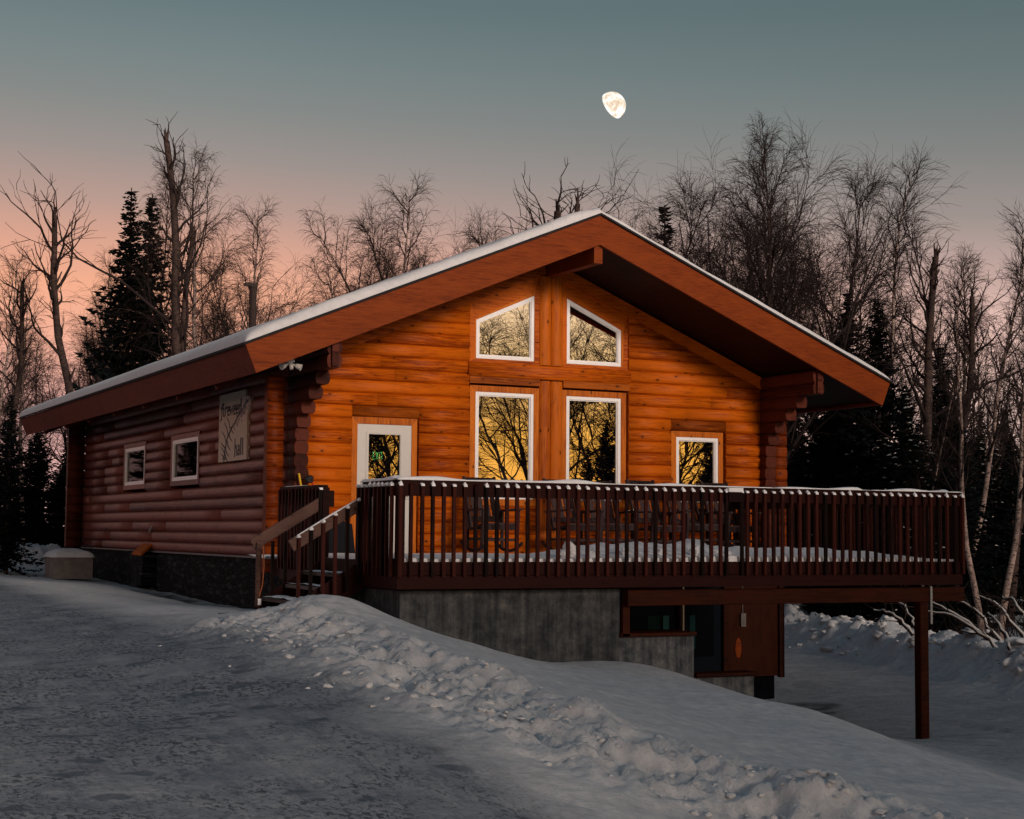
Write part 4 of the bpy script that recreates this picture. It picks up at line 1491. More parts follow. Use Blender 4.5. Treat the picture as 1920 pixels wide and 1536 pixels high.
# ------------------------------------------------------------------ snow capped utility box at the far left corner
ub = empty('utility_box', (-1.1, 11.2, -.65), 'grey utility box capped with snow at the far left corner of the hall', 'utility box')
bx, by = -1.36, 11.3
mb = MB(); mb.box(bx, bx+.8, by, by+1.05, -.70, -.22); mb.build('cabinet', M['boxgrey'], ub)
mb = MB(); mb.box(bx-.012, bx, by+.06, by+.50, -.62, -.26); mb.box(bx-.012, bx, by+.54, by+.99, -.62, -.26); mb.build('cabinet_door', M['boxgrey'], ub)
mb = MB(); mb.smooth = True
g1 = np.linspace(bx-.05, bx+.85, 16); g2 = np.linspace(by-.05, by+1.10, 22)
A, B_ = np.meshgrid(g1, g2)
edge = np.minimum.reduce([A-g1[0], g1[-1]-A, B_-g2[0], g2[-1]-B_])
zc = -.22+.15*np.clip(edge/.28, 0, 1)**.55+.04*fbm(A*3, B_*3, 3)
zc = np.where(edge < 1e-6, -.25, zc)
mb.pts(np.stack([A.ravel(), B_.ravel(), zc.ravel()], 1))
for j in range(21):
    for i in range(15):
        k = j*16+i; mb.face([k, k+1, k+17, k+16])
tag(mb.build('box_snow', M['snow_roof']), 'rounded cap of snow on the grey utility box', 'snow', kind='stuff')

# ------------------------------------------------------------------ snow on the roof
mb = MB(); mb.smooth = True
us = np.concatenate([[-.012], np.linspace(0, .06, 3), np.linspace(.12, HS-.1, 60), [HS-.05, HS-.01, HS+.01]])
vs = np.concatenate([[YF-.03, YF-.02, YF+.01, YF+.06], np.linspace(YF+.12, YB-.1, 150), [YB]])
for sg in (-1, 1):
    n0 = None
    Ug, Vg = np.meshgrid(us, vs)
    th = .145+.035*fbm(Ug*.7+sg*5, Vg*.5, 3)
    eu = np.clip((HS+.01-Ug)/.16, 0, 1); ev = np.clip((Vg-(YF-.03))/.14, 0, 1)
    th = th*np.sqrt(np.clip(1-(1-eu)**2, 0, 1))*np.sqrt(np.clip(1-(1-ev)**2, 0, 1))
    if sg > 0:
        th = th*.62
    th = np.maximum(th, 0.0)
    th = th*(1-.25*np.exp(-(Ug/.25)**2))*(1+.35*fbm(Ug*2.1+sg*9, Vg*2.3, 3)*np.exp(-((Vg-YF)/.6)**2))
    ux = XM+sg*np.maximum(Ug, 0)
    zr = RZ-SL*np.maximum(Ug, 0)+.038
    P3 = np.stack([ux.ravel(), Vg.ravel()+0*ux.ravel(), (zr+th).ravel()], 1)
    n = mb.pts(P3); k_ = len(us)
    for j in range(len(vs)-1):
        for i in range(1, k_-1):
            a = n+j*k_+i
            q = [a, a+1, a+k_+1, a+k_]
            mb.face(q if sg > 0 else q[::-1])
tag(mb.build('roof_snow', M['snow_roof']), 'smooth layer of snow lying on both slopes of the hall roof', 'snow', kind='stuff')

# ------------------------------------------------------------------ snow lumps in the ploughed banks


def lumps(name, P, width, count, rmin, rmax, label, side=1):
    mb = MB(); mb.smooth = True
    seg = []
    for a, b2 in zip(P[:-1], P[1:]):
        seg.append(math.hypot(b2[0]-a[0], b2[1]-a[1]))
    tot = sum(seg)
    pos = []
    for _ in range(count):
        t = random.random()*tot; i = 0
        while t > seg[i]:
            t -= seg[i]; i += 1
        a, b2 = P[i], P[i+1]
        f = t/seg[i]; w = random.gauss(0, width)
        dx, dy = (b2[0]-a[0])/seg[i], (b2[1]-a[1])/seg[i]
        x = a[0]+(b2[0]-a[0])*f-dy*w; y = a[1]+(b2[1]-a[1])*f+dx*w
        pos.append((x, y))
    xx = np.array([p[0] for p in pos]); yy = np.array([p[1] for p in pos])
    g_ = ground(xx, yy)
    for (x, y), z in zip(pos, g_):
        r = rmin+(rmax-rmin)*random.random()**3
        mb.blob((x, y, z), (r*random.uniform(.8, 1.5), r*random.uniform(.8, 1.4), r*random.uniform(.5, .8)), 1 if r < .07 else 2, .55)
    tag(mb.build(name, M['snow_chunk']), label, 'snow', kind='stuff')


lumps('snow_lumps', BERM, .42, 900, .006, .040, 'broken lumps of snow along the ploughed bank in the foreground')
lumps('snow_lumps', FARB, .5, 900, .02, .13, 'broken lumps of snow in the bank on the far side of the lower yard')
lumps('snow_lumps', LEFTB, .6, 200, .02, .12, 'broken lumps of snow in the bank beyond the utility box')

# ------------------------------------------------------------------ moon (a lit half globe: the dark part does not show)
MD = 3600.0
mc = CAM + (FW*FPX + RT*(1147-960) - UP*(199-768))*MD/FPX
mr = 26.0/FPX*MD*1.02
V, F = ICO[3]
ld = -FW*.64 + RT*.80 + UP*.467          # where the moon is lit from
ld = ld/np.linalg.norm(ld)
a = np.cross(ld, [0, 0, 1]); a /= np.linalg.norm(a); b_ = np.cross(ld, a)
mb = MB(); mb.smooth = True
rings = []
for i in range(25):
    th = math.pi/2*i/24
    rr = math.sin(th)
    rings.append(mb.pts([mc+mr*(ld*math.cos(th)+(a*math.cos(2*math.pi*k/64)+b_*math.sin(2*math.pi*k/64))*rr*(1 if i < 24 else 1+.012*math.sin(k*7.3)*math.sin(k*2.1))) for k in range(64)]))
for r0, r1 in zip(rings[:-1], rings[1:]):
    for k in range(64):
        u = (k+1) % 64; mb.face([r0+k, r0+u, r1+u, r1+k])
mm, nt, b = new_mat('moon_surface')
g_ = nt.add('ShaderNodeTexCoord').outputs['Generated']
nn = nt.noise(g_, 3.4, 5, .6, .2)
c = nt.ramp(nn, [(.38, (.74, .55, .40)), (.45, (.93, .80, .62)), (.51, (1.0, .98, .94))])
nt.l.new(c, b.inputs['Emission Color']); b.inputs['Emission Strength'].default_value = 1.12
b.inputs['Base Color'].default_value = (0, 0, 0, 1); b.inputs['Roughness'].default_value = 1; b.inputs['Specular IOR Level'].default_value = 0
mo = mb.build('moon', mm)
tag(mo, 'bright waxing gibbous moon in the dusk sky above the ridge', 'moon')


# ------------------------------------------------------------------ trees
class TB:
    """collects tapering branches; numpy built mesh"""
    def __init__(s):
        s.v = []; s.f = []; s.r = []

    def limb(s, P, rad, n):
        base = len(s.v)
        for i, p in enumerate(P):
            q = P[min(i+1, len(P)-1)]; o = P[max(i-1, 0)]
            dx, dy, dz = q[0]-o[0], q[1]-o[1], q[2]-o[2]
            L = math.sqrt(dx*dx+dy*dy+dz*dz)+1e-9
            dx /= L; dy /= L; dz /= L
            if abs(dz) < .9:
                ax, ay, az = -dy, dx, 0.0
            else:
                ax, ay, az = 0.0, -dz, dy
            l2 = math.sqrt(ax*ax+ay*ay+az*az); ax /= l2; ay /= l2; az /= l2
            bx, by, bz = dy*az-dz*ay, dz*ax-dx*az, dx*ay-dy*ax
            r = rad[i]
            for t in range(n):
                c = math.cos(2*math.pi*t/n)*r; d = math.sin(2*math.pi*t/n)*r
                s.v.append((p[0]+ax*c+bx*d, p[1]+ay*c+by*d, p[2]+az*c+bz*d))
            if i:
                k = base+(i-1)*n
                for t in range(n):
                    u = (t+1) % n
                    s.f.append((k+t, k+u, k+n+u, k+n+t))

    def build(s, name, mat, smooth=True):
        me = bpy.data.meshes.new(name)
        me.from_pydata(s.v, [], s.f)
        me.materials.append(mat)
        me.polygons.foreach_set('use_smooth', np.full(len(s.f), smooth))
        me.update()
        o = bpy.data.objects.new(name, me)
        COL.objects.link(o)
        return o


def rot_dir(d, ang_, az):
    """tilt unit vector d by ang_ in random azimuth az"""
    dx, dy, dz = d
    if abs(dz) < .95:
        l = math.hypot(dx, dy); a_ = (-dy/l, dx/l, 0)
    else:
        a_ = (1, 0, 0)
    b_ = (dy*a_[2]-dz*a_[1], dz*a_[0]-dx*a_[2], dx*a_[1]-dy*a_[0])
    ca, sa = math.cos(ang_), math.sin(ang_)
    x = math.cos(az)*sa; y = math.sin(az)*sa
    v = [dx*ca+a_[0]*x+b_[0]*y, dy*ca+a_[1]*x+b_[1]*y, dz*ca+a_[2]*x+b_[2]*y]
    l = math.sqrt(v[0]**2+v[1]**2+v[2]**2)
    return [v[0]/l, v[1]/l, v[2]/l]


def path(rg, p, d, L, n, wob, trop):
    """wandering polyline; trop>0 bends up, <0 droops"""
    P = [tuple(p)]; D = [tuple(d)]
    st_ = L/n
    d = list(d); p = list(p)
    for i in range(n):
        d[0] += rg.gauss(0, wob); d[1] += rg.gauss(0, wob); d[2] += rg.gauss(0, wob*.7)+trop*(i+1)/n
        l = math.sqrt(d[0]**2+d[1]**2+d[2]**2); d = [c/l for c in d]
        p = [p[k]+d[k]*st_ for k in range(3)]
        P.append(tuple(p)); D.append(tuple(d))
    return P, D


def bare_tree(seed, H=12.0, r0=.16, first=.3, limbs=26, spread=.75, limbL=.34, droop=-.25, sub=9, twig=7, stems=1, lean=(0, 0), snag=0, wob=.05, tw=.0056, dead=False, upright=.25):
    rg = random.Random(seed)
    T, C = TB(), TB()
    for sidx in range(stems):
        if stems == 1:
            d0 = [lean[0], lean[1], 1]; h = H; rr = r0
        else:
            az = 6.283*sidx/stems+rg.uniform(-.4, .4); k = rg.uniform(.05, .48)
            d0 = [math.cos(az)*k, math.sin(az)*k, 1]; h = H*rg.uniform(.78, 1.0); rr = r0*rg.uniform(.55, .9)
        l = math.sqrt(sum(c*c for c in d0)); d0 = [c/l for c in d0]
        nseg = 18
        P, D = path(rg, (rg.uniform(-.15, .15)*(stems > 1), rg.uniform(-.15, .15)*(stems > 1), -.3), d0, h+.3, nseg, wob, .03)
        rad = [rr*(1-.93*(i/nseg)**1.05) for i in range(nseg+1)]
        rad[0] *= 1.35
        if snag:
            cut = int(nseg*snag)
            Pt, rt = P[:cut+1], [rr*(1-.60*i/nseg) for i in range(cut+1)]
            T.limb(Pt, rt, 8)
            for q in range(4):
                e1 = rot_dir(D[cut], rg.uniform(.1, .5), rg.random()*6.28)
                LL = rg.uniform(.12, .40)
                T.limb([Pt[-1], tuple(Pt[-1][j]+e1[j]*LL*.5 for j in range(3)), tuple(Pt[-1][j]+e1[j]*LL for j in range(3))], [rt[-1]*.62, rt[-1]*.4, rt[-1]*.12], 5)
            for q in range(7):
                kk = rg.randint(cut//2, cut-1)
                e1 = rot_dir(D[kk], rg.uniform(.4, .9), rg.random()*6.28); LL = rg.uniform(.2, .6)
                T.limb([Pt[kk], tuple(Pt[kk][j]+e1[j]*LL for j in range(3))], [rt[kk]*.45, rt[kk]*.2], 5)
            top = cut/nseg
        else:
            T.limb(P, rad, 8); top = 1.0
        nl = limbs if stems == 1 else max(7, int(limbs*1.5/stems))
        for i in range(nl):
            t = first+(top-first)*((i+rg.random())/nl)**.9
            fi = t*nseg; k = int(fi); f = fi-k
            if k >= len(P)-1:
                k = len(P)-2; f = 1
            p = [P[k][j]*(1-f)+P[k+1][j]*f for j in range(3)]
            rb = (rad[k] if not snag else rr*(1-.6*k/nseg))*rg.uniform(.32, .55)
            az = i*2.4+rg.uniform(-.6, .6)
            d = rot_dir(D[k], spread*rg.uniform(.75, 1.25), az)
            L = H*limbL*(1.16-t)*rg.uniform(.6, 1.15)*(1.25 if t < .75 else 1.0)/(1 if stems == 1 else 1.15)
            d = rot_dir(D[k], spread*rg.uniform(.75, 1.25)*(1 if t < .7 else .75), az)
            if dead:
                L *= rg.choice([.35, .5, .9, 1.2])
            rb = max(rb, .018)
            n1 = 8
            P1, D1 = path(rg, p, d, L, n1, .13 if not dead else .20, upright)
            r1 = [rb*(1-.85*j/n1)+.004 for j in range(n1+1)]
            C.limb(P1, r1, 5)
            ns = sub if not dead else max(2, sub//2)
            for q in range(ns):
                t1 = .18+.82*(q+rg.random())/ns
                k1 = min(int(t1*n1), n1-1)
                p1 = P1[k1+1]
                L1 = max(L*rg.uniform(.32, .60)*(1.2-t1*.7), H*.035)
                d1 = rot_dir(D1[k1], rg.uniform(.35, .75), rg.random()*6.28)
                n2 = 5
                P2, D2 = path(rg, p1, d1, L1, n2, .15, droop*.45+.10)
                C.limb(P2, [max(r1[k1+1]*.5, tw*1.2)*(1-.6*j/n2) for j in range(n2+1)], 4)
                nt_ = max(2, int(twig*min(1.0, L1/(H*.07)))) if not dead else max(1, twig//3)
                for w in range(nt_):
                    k2 = 1+int((n2)*(w+rg.random())/nt_*.999)
                    k2 = min(k2, n2)
                    L2 = min(L1*rg.uniform(.4, .9)+.12, H*.085)
                    d2 = rot_dir(D2[k2], rg.uniform(.25, .65), rg.random()*6.28)
                    P3, D3 = path(rg, P2[k2], d2, L2, 3, .17, droop)
                    C.limb(P3, [tw, tw*.85, tw*.65, tw*.4], 3)
                    if rg.random() < .55 and not dead:
                        P4, _ = path(rg, P3[1], rot_dir(D3[1], .6, rg.random()*6.28), L2*.6, 2, .15, droop)
                        C.limb(P4, [tw*.8, tw*.6, tw*.35], 3)
    return T, C


def spruce(seed, H=10.0, wid=.19, dens=1.0, bare=.06, snow=0.0, gap=.12, fluff=1.0):
    rg = random.Random(seed)
    T = TB(); V = []; F = []; SV = []; SF = []
    T.limb([(0, 0, -.3), (0, 0, H*.5), (0, 0, H*.99)], [H*.014, H*.008, H*.0015], 7)
    z = H*bare
    while z < H*.985:
        t = z/H
        L0 = H*wid*(1-t)**1.0*(1.0 if t > .12 else .75+2*t)*rg.uniform(.75, 1.15)+.07
        nb = int(7*dens)+(1 if rg.random() < .5 else 0)
        for b in range(nb):
            if rg.random() < gap:
                continue
            az = rg.random()*6.283
            L = L0*rg.uniform(.45, 1.3)
            dr = -.35+.85*t+rg.uniform(-.1, .1)          # upper branches rise, lower ones droop
            ca, sa = math.cos(az), math.sin(az)
            nc = max(3, int(L/.13*dens))
            for k in range(nc):
                s_ = (k+rg.random())/nc
                r = L*s_
                zz_ = z+dr*r-.12*r*math.sin(s_*3.1)+(.08*L*s_*s_)
                wdt = (.30*L*(1-s_)**.7*min(1, s_*4)+.06)
                for w in range(3 if t < .9 else 2):
                    off = rg.uniform(-wdt, wdt)
                    cx = ca*r-sa*off; cy = sa*r+ca*off; cz = zz_-abs(off)*.25+rg.uniform(-.04, .04)
                    a2 = az+rg.uniform(-1.0, 1.0)+(1.0 if off > 0 else -1.0)*.5
                    tf = .45+.55*min(1, (1-t)*4)
                    l_ = rg.uniform(.10, .22)*fluff*tf; w_ = rg.uniform(.025, .06)*fluff
                    dx, dy = math.cos(a2), math.sin(a2)
                    dz = rg.uniform(-.45, .25)
                    n = len(V)
                    V.extend([(cx-dy*w_-dx*l_*.3, cy+dx*w_-dy*l_*.3, cz), (cx+dy*w_-dx*l_*.3, cy-dx*w_-dy*l_*.3, cz-.03),
                              (cx+dx*l_, cy+dy*l_, cz+dz*l_), (cx+rg.uniform(-.04, .04), cy+rg.uniform(-.04, .04), cz-l_*.5)])
                    F.append((n, n+1, n+2)); F.append((n, n+2, n+3))
                if snow and rg.random() < snow*(s_+.2) and rg.random() < .5+.5*math.sin(az*2+z*1.3):
                    n = len(SV); sx = rg.uniform(.05, .13)
                    cx, cy, cz = ca*r, sa*r, zz_+.03
                    SV.extend([(cx+sx*ca*1.6, cy+sx*sa*1.6, cz-.03), (cx-sx*sa, cy+sx*ca, cz-.01), (cx-sx*ca, cy-sx*sa, cz+.0), (cx+sx*sa, cy-sx*ca, cz-.01), (cx, cy, cz+.045)])
                    SF.extend([(n, n+1, n+4), (n+1, n+2, n+4), (n+2, n+3, n+4), (n+3, n, n+4)])
        z += H*.013+.06*(1-t)
    C = TB(); C.v = V; C.f = F
    S_ = None
    if SV:
        S_ = TB(); S_.v = SV; S_.f = SF
    return T, C, S_


PROTO = {}


def proto(key, kind, tmat, cmat, **kw):
    name = 'spruce_tree' if kind == 'spruce' else 'bare_tree'
    if kind == 'spruce':
        T, C, S_ = spruce(**kw)
    else:
        T, C = bare_tree(**kw); S_ = None
    r = bpy.data.objects.new(name, None)
    COL.objects.link(r)
    parts = [T.build('trunk', tmat), C.build('crown' if kind == 'spruce' else 'branches', cmat, kind != 'spruce')]
    if S_:
        parts.append(S_.build('branch_snow', M['snow_tree'], False)); parts[-1]['kind'] = 'stuff'
    for p in parts:
        p.parent = r
    PROTO[key] = [r, False, kw.get('H', 12.0 if kind != 'spruce' else 10.0), parts]


proto('weep1', 'bare', M['birch'], M['twig_warm'], seed=1, H=12, r0=.13, first=.25, limbs=30, spread=.75, limbL=.30, droop=-.45, sub=9, twig=8, tw=.0052)
proto('weep2', 'bare', M['birch'], M['twig_warm'], seed=2, H=12, r0=.15, first=.30, limbs=26, spread=.85, limbL=.36, droop=-.55, sub=9, twig=9, tw=.0052)
proto('slim1', 'bare', M['birch'], M['twig'], seed=3, H=13, r0=.12, first=.35, limbs=32, spread=.6, limbL=.20, droop=-.05, sub=8, twig=7, tw=.0052)
proto('slim2', 'bare', M['bark'], M['twig'], seed=4, H=13, r0=.13, first=.28, limbs=30, spread=.65, limbL=.24, droop=-.15, sub=8, twig=7, tw=.0052)
proto('multi', 'bare', M['bark'], M['twig'], seed=5, H=12, r0=.20, first=.16, limbs=26, spread=.52, limbL=.56, droop=-.30, sub=15, twig=10, tw=.0055, wob=.05, upright=.16)
proto('fan', 'bare', M['bark'], M['twig'], seed=15, H=12, r0=.16, first=.20, limbs=22, spread=.60, limbL=.50, droop=-.38, sub=14, twig=10, tw=.0055, wob=.06, upright=.20)
proto('mirror', 'bare', M['bark'], M['twig'], seed=31, H=14, r0=.17, first=.10, limbs=34, spread=.75, limbL=.42, droop=-.15, sub=11, twig=8, tw=.011)
proto('round', 'bare', M['bark'], M['twig'], seed=6, H=10, r0=.16, first=.30, limbs=26, spread=.85, limbL=.42, droop=-.25, sub=9, twig=8, tw=.0056, upright=.35)
proto('snag1', 'bare', M['bark'], M['twig'], seed=7, H=12, r0=.155, first=.38, limbs=18, spread=.65, limbL=.36, droop=-.05, sub=6, twig=5, snag=.93, dead=True, wob=.06, tw=.010)
proto('snag2', 'bare', M['bark'], M['twig'], seed=9, H=12, r0=.145, first=.5, limbs=15, spread=.75, limbL=.34, droop=-.1, sub=6, twig=6, snag=.88, dead=True, wob=.07, tw=.010)
proto('thin', 'bare', M['birch'], M['twig_warm'], seed=12, H=10, r0=.07, first=.2, limbs=20, spread=.6, limbL=.20, droop=-.1, sub=6, twig=5, tw=.0052)
proto('spr1', 'spruce', M['bark'], M['needle'], seed=21, H=10, wid=.17, dens=1.0, gap=.14)
proto('spr2', 'spruce', M['bark'], M['needle'], seed=22, H=10, wid=.22, dens=1.0, gap=.10)
proto('spr3', 'spruce', M['bark'], M['needle'], seed=23, H=10, wid=.20, dens=1.0, gap=.10, snow=.10)
proto('sprthin', 'spruce', M['bark'], M['needle'], seed=24, H=8, wid=.12, dens=.8, gap=.25)
proto('sprbig', 'spruce', M['bark'], M['needle'], seed=25, H=11, wid=.23, dens=1.25, gap=.12, fluff=1.15)


def put(key, px, D, top=None, H=None, label=None, group=None, rz=None, tilt=(0, 0), wide=1.0, xy=None):
    """plant a tree in photograph column px, D metres away; top = row its tip reaches"""
    if px > 1440 and xy is None:          # nothing grows on the yard side of the far bank
        D = max(D, float(np.interp(px, [1440, 1600, 1700, 1800, 1920], [53, 48, 43, 40, 37])))
    x, y = spot(px, D) if xy is None else xy
    z = gz(x, y)-.05
    r, used, h0, parts = PROTO[key]
    if top is not None:
        # height that reaches row `top` at this depth
        v = FW*FPX+RT*(px-960)-UP*(top-768)
        H = (CAM[2]+v[2]*D/FPX-z)*{'snag1': 1.07, 'snag2': 1.05, 'multi': .90, 'fan': .93}.get(key, .965 if 'spr' not in key else 1.0)
    if not used:
        o = r; PROTO[key][1] = True
    else:
        o = r.copy(); COL.objects.link(o)
        for p in parts:
            c = p.copy(); COL.objects.link(c); c.parent = o
    s_ = H/h0
    o.location = (x, y, z)
    o.rotation_euler = (tilt[0], tilt[1], random.random()*6.28 if rz is None else rz)
    o.scale = (s_*wide, s_*wide, s_)
    tag(o, label, 'tree', group)
    return o


# prominent trees, each with its own label
GL = 'trees rising behind the left end of the hall'
put('snag2', 30, 46, 440, label='broken bare tree at the far left edge with a thick forked limb')
put('weep1', 8, 50, 470, label='fine twigged bare birch at the very left edge of the wood', group=GL)
put('snag2', 130, 44, 292, label='tall dead topped tree with crooked bare limbs left of the dark spruces', group=GL, rz=4.4, tilt=(0, -.03))
put('spr2', 236, 50, 338, label='tall black spruce behind the roof, left one of the pair', group=GL, wide=.9)
put('spr1', 276, 51, 350, label='tall black spruce behind the roof, right one of the pair', group=GL, wide=1.05)
put('snag1', 325, 46, 206, label='tallest snag with stubby broken branches left of the stove pipe', group=GL, rz=.4)
put('snag1', 350, 47, 400, label='second thick dark trunk close beside the tallest snag', group=GL, rz=3.6, tilt=(0, .03))
put('weep2', 400, 48, 168, label='tall drooping birch right of the tallest snag', group=GL, tilt=(0, .05), wide=.72)
put('weep1', 300, 52, 285, label='fine drooping birch crown showing left of the tallest snag', group=GL, wide=.7)
put('fan', 505, 55, 420, label='round topped bare birch behind the stove pipe', group=GL)
put('weep1', 450, 52, 380, label='drooping birch between the tall birch and the stove pipe', group=GL)
put('weep2', 105, 56, 460, label='low wide birch between the dead topped tree and the spruces', group=GL)
put('weep1', 175, 58, 470, label='hazy bare birch just left of the black spruces', group=GL)
GM = 'tree tops showing above the left roof slope'
put('weep2', 690, 48, 480, label='drooping low birch top, leftmost above the roof snow', group=GM, wide=1.15)
put('weep1', 738, 50, 342, label='tall drooping birch top, second from left above the roof', group=GM, wide=1.15)
put('fan', 845, 50, 335, label='dark heavy limbed tree top above the middle of the left roof slope', group=GM, wide=.8)
put('weep2', 790, 53, 355, label='fine birch crown between the drooping birch and the dark heavy limbed top', group=GM, wide=.8)
put('fan', 915, 52, 372, label='low fine birch crown right of the dark heavy limbed top', group=GM)
put('snag2', 990, 47, 262, label='dark crooked tree with upright bare limbs left of the ridge', group=GM, rz=1.1, wide=1.2)
put('snag1', 1075, 46, 325, label='short broken snag just left of the roof peak', group=GM, rz=5, wide=.9)
put('fan', 1125, 48, 272, label='rounded dense bare tree top directly behind the roof peak', group=GM, wide=.85)
put('fan', 1040, 53, 350, label='fine crown between the crooked tree and the roof peak', group=GM, wide=.8, rz=3)
put('fan', 1165, 52, 345, label='small bare crown right behind the roof peak', group=GM, wide=.6, rz=2)
put('sprthin', 1246, 54, 372, label='thin little spruce tip above the right roof slope')
GR = 'bare trees behind the right roof slope'
put('multi', 1405, 46, 232, label='big broad crowned bare tree, tallest mass above the right roof slope', group=GR, wide=.88, rz=.5)
put('weep2', 1340, 49, 262, label='pale twigged birch forming the left side of the big bare crown', group=GR, wide=.75)
put('weep1', 1445, 48, 222, label='highest fine birch tip above the big broad crowned tree', group=GR, wide=.62)
put('fan', 1300, 54, 345, label='wide hazy crown right of the small spruce tip', group=GR, wide=.8, rz=1)
put('fan', 1520, 50, 300, label='fanning bare tree leaning right beside the big broad crowned one', group=GR, tilt=(0, .03), wide=.85)
put('fan', 1590, 52, 345, label='arching birch crown at the right side of the roof mass', group=GR, wide=.95, tilt=(0, .02))
put('slim1', 1690, 48, 290, label='slender upright birch above the right roof corner', group=GR)
put('snag1', 1738, 44, 440, label='dark broken tree with heavy forked limbs right of the roof corner', rz=2.7, wide=1.2)
put('snag2', 1790, 48, 455, label='dark forked tree between the broken tree and the slim birch', rz=.9)
put('slim1', 1802, 50, 325, label='slim lone birch crown near the right edge', group=GR)
put('slim2', 1885, 45, 300, label='tall dense bare tree at the right edge of the photo', group=GR, wide=1.3)
put('slim2', 1850, 54, 350, label='hazy bare tree just left of the right edge tree', group=GR)
# pale trunks at the right
put('slim1', 1838, 36, 470, label='pale birch trunk beside the right end of the deck', tilt=(0, -.02), rz=1.0)
put('slim1', 1868, 39, 420, label='pale birch trunk second from the right edge', rz=4.0)
put('thin', 1730, 34, 640, label='very thin sapling trunk rising behind the deck rail')
put('slim1', 1925, 38, 400, label='leaning pale birch trunk at the right edge', tilt=(0, -.10), rz=2.2)
put('thin', 1510, 36, 660, label='curved pale sapling just right of the hall corner', tilt=(0, .08))
# spruces at the right
for i, (px, D, top, lb) in enumerate([
        (1590, 46, 535, 'dark spruce reaching highest behind the right roof end'),
        (1648, 44, 552, 'dark spruce right behind the lower tip of the roof'),
        (1765, 45, 640, 'dark pointed spruce between the forked trees and the slim birch'),
        (1545, 38, 700, 'snow dusted spruce just right of the hall corner'),
        (1620, 37, 690, 'snow dusted spruce in the middle behind the right rail'),
        (1700, 38, 715, 'snow dusted spruce right of the middle behind the rail'),
        (1790, 42, 740, 'dark spruce beside the pale birch trunks')]):
    put('spr3' if 'dusted' in lb else 'spr2', px, D, top, label=lb, group='dark spruces behind the right side of the deck')
# left low spruces
for px, D, top, lb in [(20, 36, 735, 'dark low spruce at the far left edge'), (-40, 40, 700, 'dark spruce cut by the left picture edge'), (75, 44, 770, 'small dark spruce beside the far eave end'), (130, 52, 800, 'dark spruce hidden behind the far wall corner')]:
    put('spr2', px, D, top, label=lb, group='dark low spruces left of the hall')

# back rows of the wood: they read alike, so they share a label
BL, BG = 'thin bare tree in the hazy back rows of the wood', 'bare trees in the back rows of the wood'
keys = ['weep1', 'weep2', 'slim1', 'slim2', 'round', 'multi', 'thin']
for i in range(20):
    px = -70+i*32+random.uniform(-10, 10)
    put(random.choice(keys[:5]), px, random.uniform(56, 84), random.uniform(520, 640) if px < 560 else random.uniform(500, 600), label=BL, group=BG)
for i in range(14):
    px = 620+i*45+random.uniform(-14, 14)
    top = {0: 560, 1: 520}.get(i, random.uniform(455, 510))
    put(random.choice(keys[:5]), px, random.uniform(56, 72), top, label=BL, group=BG)
for i in range(19):
    px = 1290+i*35+random.uniform(-12, 12)
    top = random.uniform(430, 640) if px > 1330 else random.uniform(520, 600)
    put(random.choice(['weep1', 'weep2', 'slim1', 'slim2', 'thin', 'thin']), px, random.uniform(50, 84), top, label=BL, group=BG)
BL2, BG2 = 'dark spruce in the back rows of the wood', 'spruces in the back rows of the wood'
for i in range(34):
    px = 1470+i*14.5+random.uniform(-10, 10)
    put(random.choice(['spr1', 'spr2', 'spr3', 'sprbig']), px, random.uniform(42, 74), random.uniform(730, 860), label=BL2, group=BG2, wide=1.25)
for i in range(12):
    px = -60+i*20+random.uniform(-8, 8)
    put(random.choice(['spr1', 'spr2', 'sprbig']), px, random.uniform(46, 74), random.uniform(780, 880), label=BL2, group=BG2, wide=1.3)
for i in range(8):
    px = 200+i*26
    put(random.choice(['spr1', 'spr2']), px, random.uniform(54, 70), random.uniform(600, 700), label=BL2, group=BG2)

# wood on the other side of the drive, behind the viewer; the panes mirror it
RL, RG = 'tree of the wood behind the viewer mirrored in the panes', 'trees behind the viewer'
rg_ = random.Random(5)
for i in range(26):
    x = 4+i*1.5+rg_.uniform(-1, 1)
    y = rg_.uniform(-64, -40)
    put(rg_.choice(['mirror', 'mirror', 'fan', 'weep2']), 0, 0, H=rg_.uniform(13, 18), label='bare '+RL, group='bare '+RG, xy=(x, y))
for x, y, h in ((31.8, -46, 8.5), (30.2, -45, 7.0), (19.9, -45.5, 5.2), (33.8, -47, 12), (38.6, -47, 9), (36.9, -47.5, 6.5), (43, -50, 11), (47, -52, 10), (22, -49, 3.6), (18.2, -46, 4.2), (27.5, -52, 2.6), (12, -48, 4)):
    put('sprbig', 0, 0, H=h, label='dark spruce '+RL, group='spruces of the '+RG, xy=(x, y))

# brush and dead stems along the far bank
mb = TB()
rg_ = random.Random(8)
for i in range(1500):
    t = rg_.random()*(len(FARB)-2.2); k = int(t); f = t-k
    a, b2 = FARB[k], FARB[k+1]
    x = a[0]+(b2[0]-a[0])*f+rg_.uniform(.8, 6.5)*.92; y = a[1]+(b2[1]-a[1])*f+rg_.uniform(-.6, .6)
    z = gz(x, y)-.02
    h = rg_.uniform(.2, .9)*(1 if rg_.random() < .8 else 2.2)
    P_, _ = path(rg_, (x, y, z), rot_dir([0, 0, 1], rg_.uniform(0, .7), rg_.random()*6.28), h, 3, .15, -.05)
    mb.limb(P_, [.011, .009, .007, .004], 3)
o = mb.build('brush', M['twig'])
tag(o, 'dark leafless brush poking from the snow below the right hand wood', 'brush', kind='stuff')
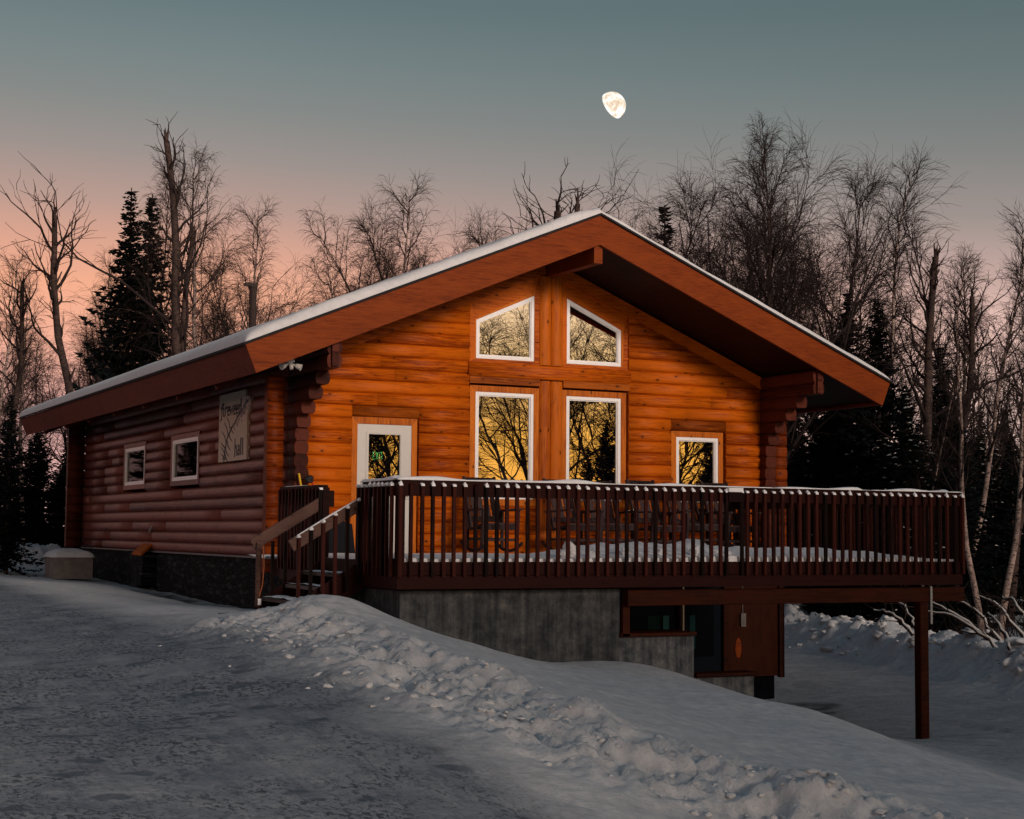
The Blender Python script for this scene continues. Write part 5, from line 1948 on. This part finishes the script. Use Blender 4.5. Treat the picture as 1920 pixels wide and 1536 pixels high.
# fallen snowy branches
FG = 'snow lined fallen branches at the right'
for i, (px0, py0, px1, py1, D, lb) in enumerate([
        (1738, 1128, 1868, 1222, 33, 'longest snow lined fallen branch right of the deck post'),
        (1742, 1145, 1880, 1225, 32.5, 'fallen branch just below the longest one, right of the deck post'),
        (1790, 1120, 1885, 1218, 34, 'steep fallen branch above the longest one'),
        (1838, 1118, 1925, 1205, 34, 'snow lined fallen branch at the right photo edge'),
        (1680, 1128, 1716, 1180, 36, 'short snowy fallen branch left of the deck post'),
        (1880, 1120, 1930, 1175, 33, 'short fallen branch highest at the right photo edge'),
        (1850, 1150, 1900, 1228, 31.5, 'short steep fallen branch in the tangle at the lower right'),
        (1640, 1145, 1712, 1192, 35, 'low fallen branch crossing the brush left of the deck post')]):
    def at(px, py, D_):
        return CAM+(FW*FPX+RT*(px-960)-UP*(py-768))*D_/FPX
    A_ = at(px0, py0, D); B2 = at(px1, py1, D-1.0)
    P_ = []; n_ = 10
    for k in range(n_+1):
        t = k/n_
        p = A_*(1-t)+B2*t
        p = p+np.array([random.gauss(0, .02), random.gauss(0, .03), .16*math.sin(t*3.14)+random.gauss(0, .015)])
        P_.append(tuple(p))
    r = empty('fallen_branch', P_[-1], lb, 'branch', FG)
    T = TB(); T.limb(P_, [.012+.028*k/n_ for k in range(n_+1)], 6)
    for q in range(5):
        k = 1+q*2-(q > 3)
        d = rot_dir([(P_[k-1][j]-P_[k][j])/(np.linalg.norm(np.array(P_[k-1])-np.array(P_[k]))+1e-9) for j in range(3)], .6, random.random()*6.28)
        Q, _ = path(random, P_[k], d, random.uniform(.4, 1.0), 4, .12, .05); T.limb(Q, [.012, .01, .008, .006, .004], 4)
    wd = T.build('wood', M['bark'])
    S_ = TB(); S_.limb([(p[0], p[1], p[2]+.022+.012*k/n_) for k, p in enumerate(P_)], [.012+.020*k/n_ for k in range(n_+1)], 5)
    sn2 = S_.build('snow_line', M['snow_tree'])
    for q in (wd, sn2):
        q.parent = r; q.matrix_parent_inverse = Matrix.Translation(-Vector(r.location))
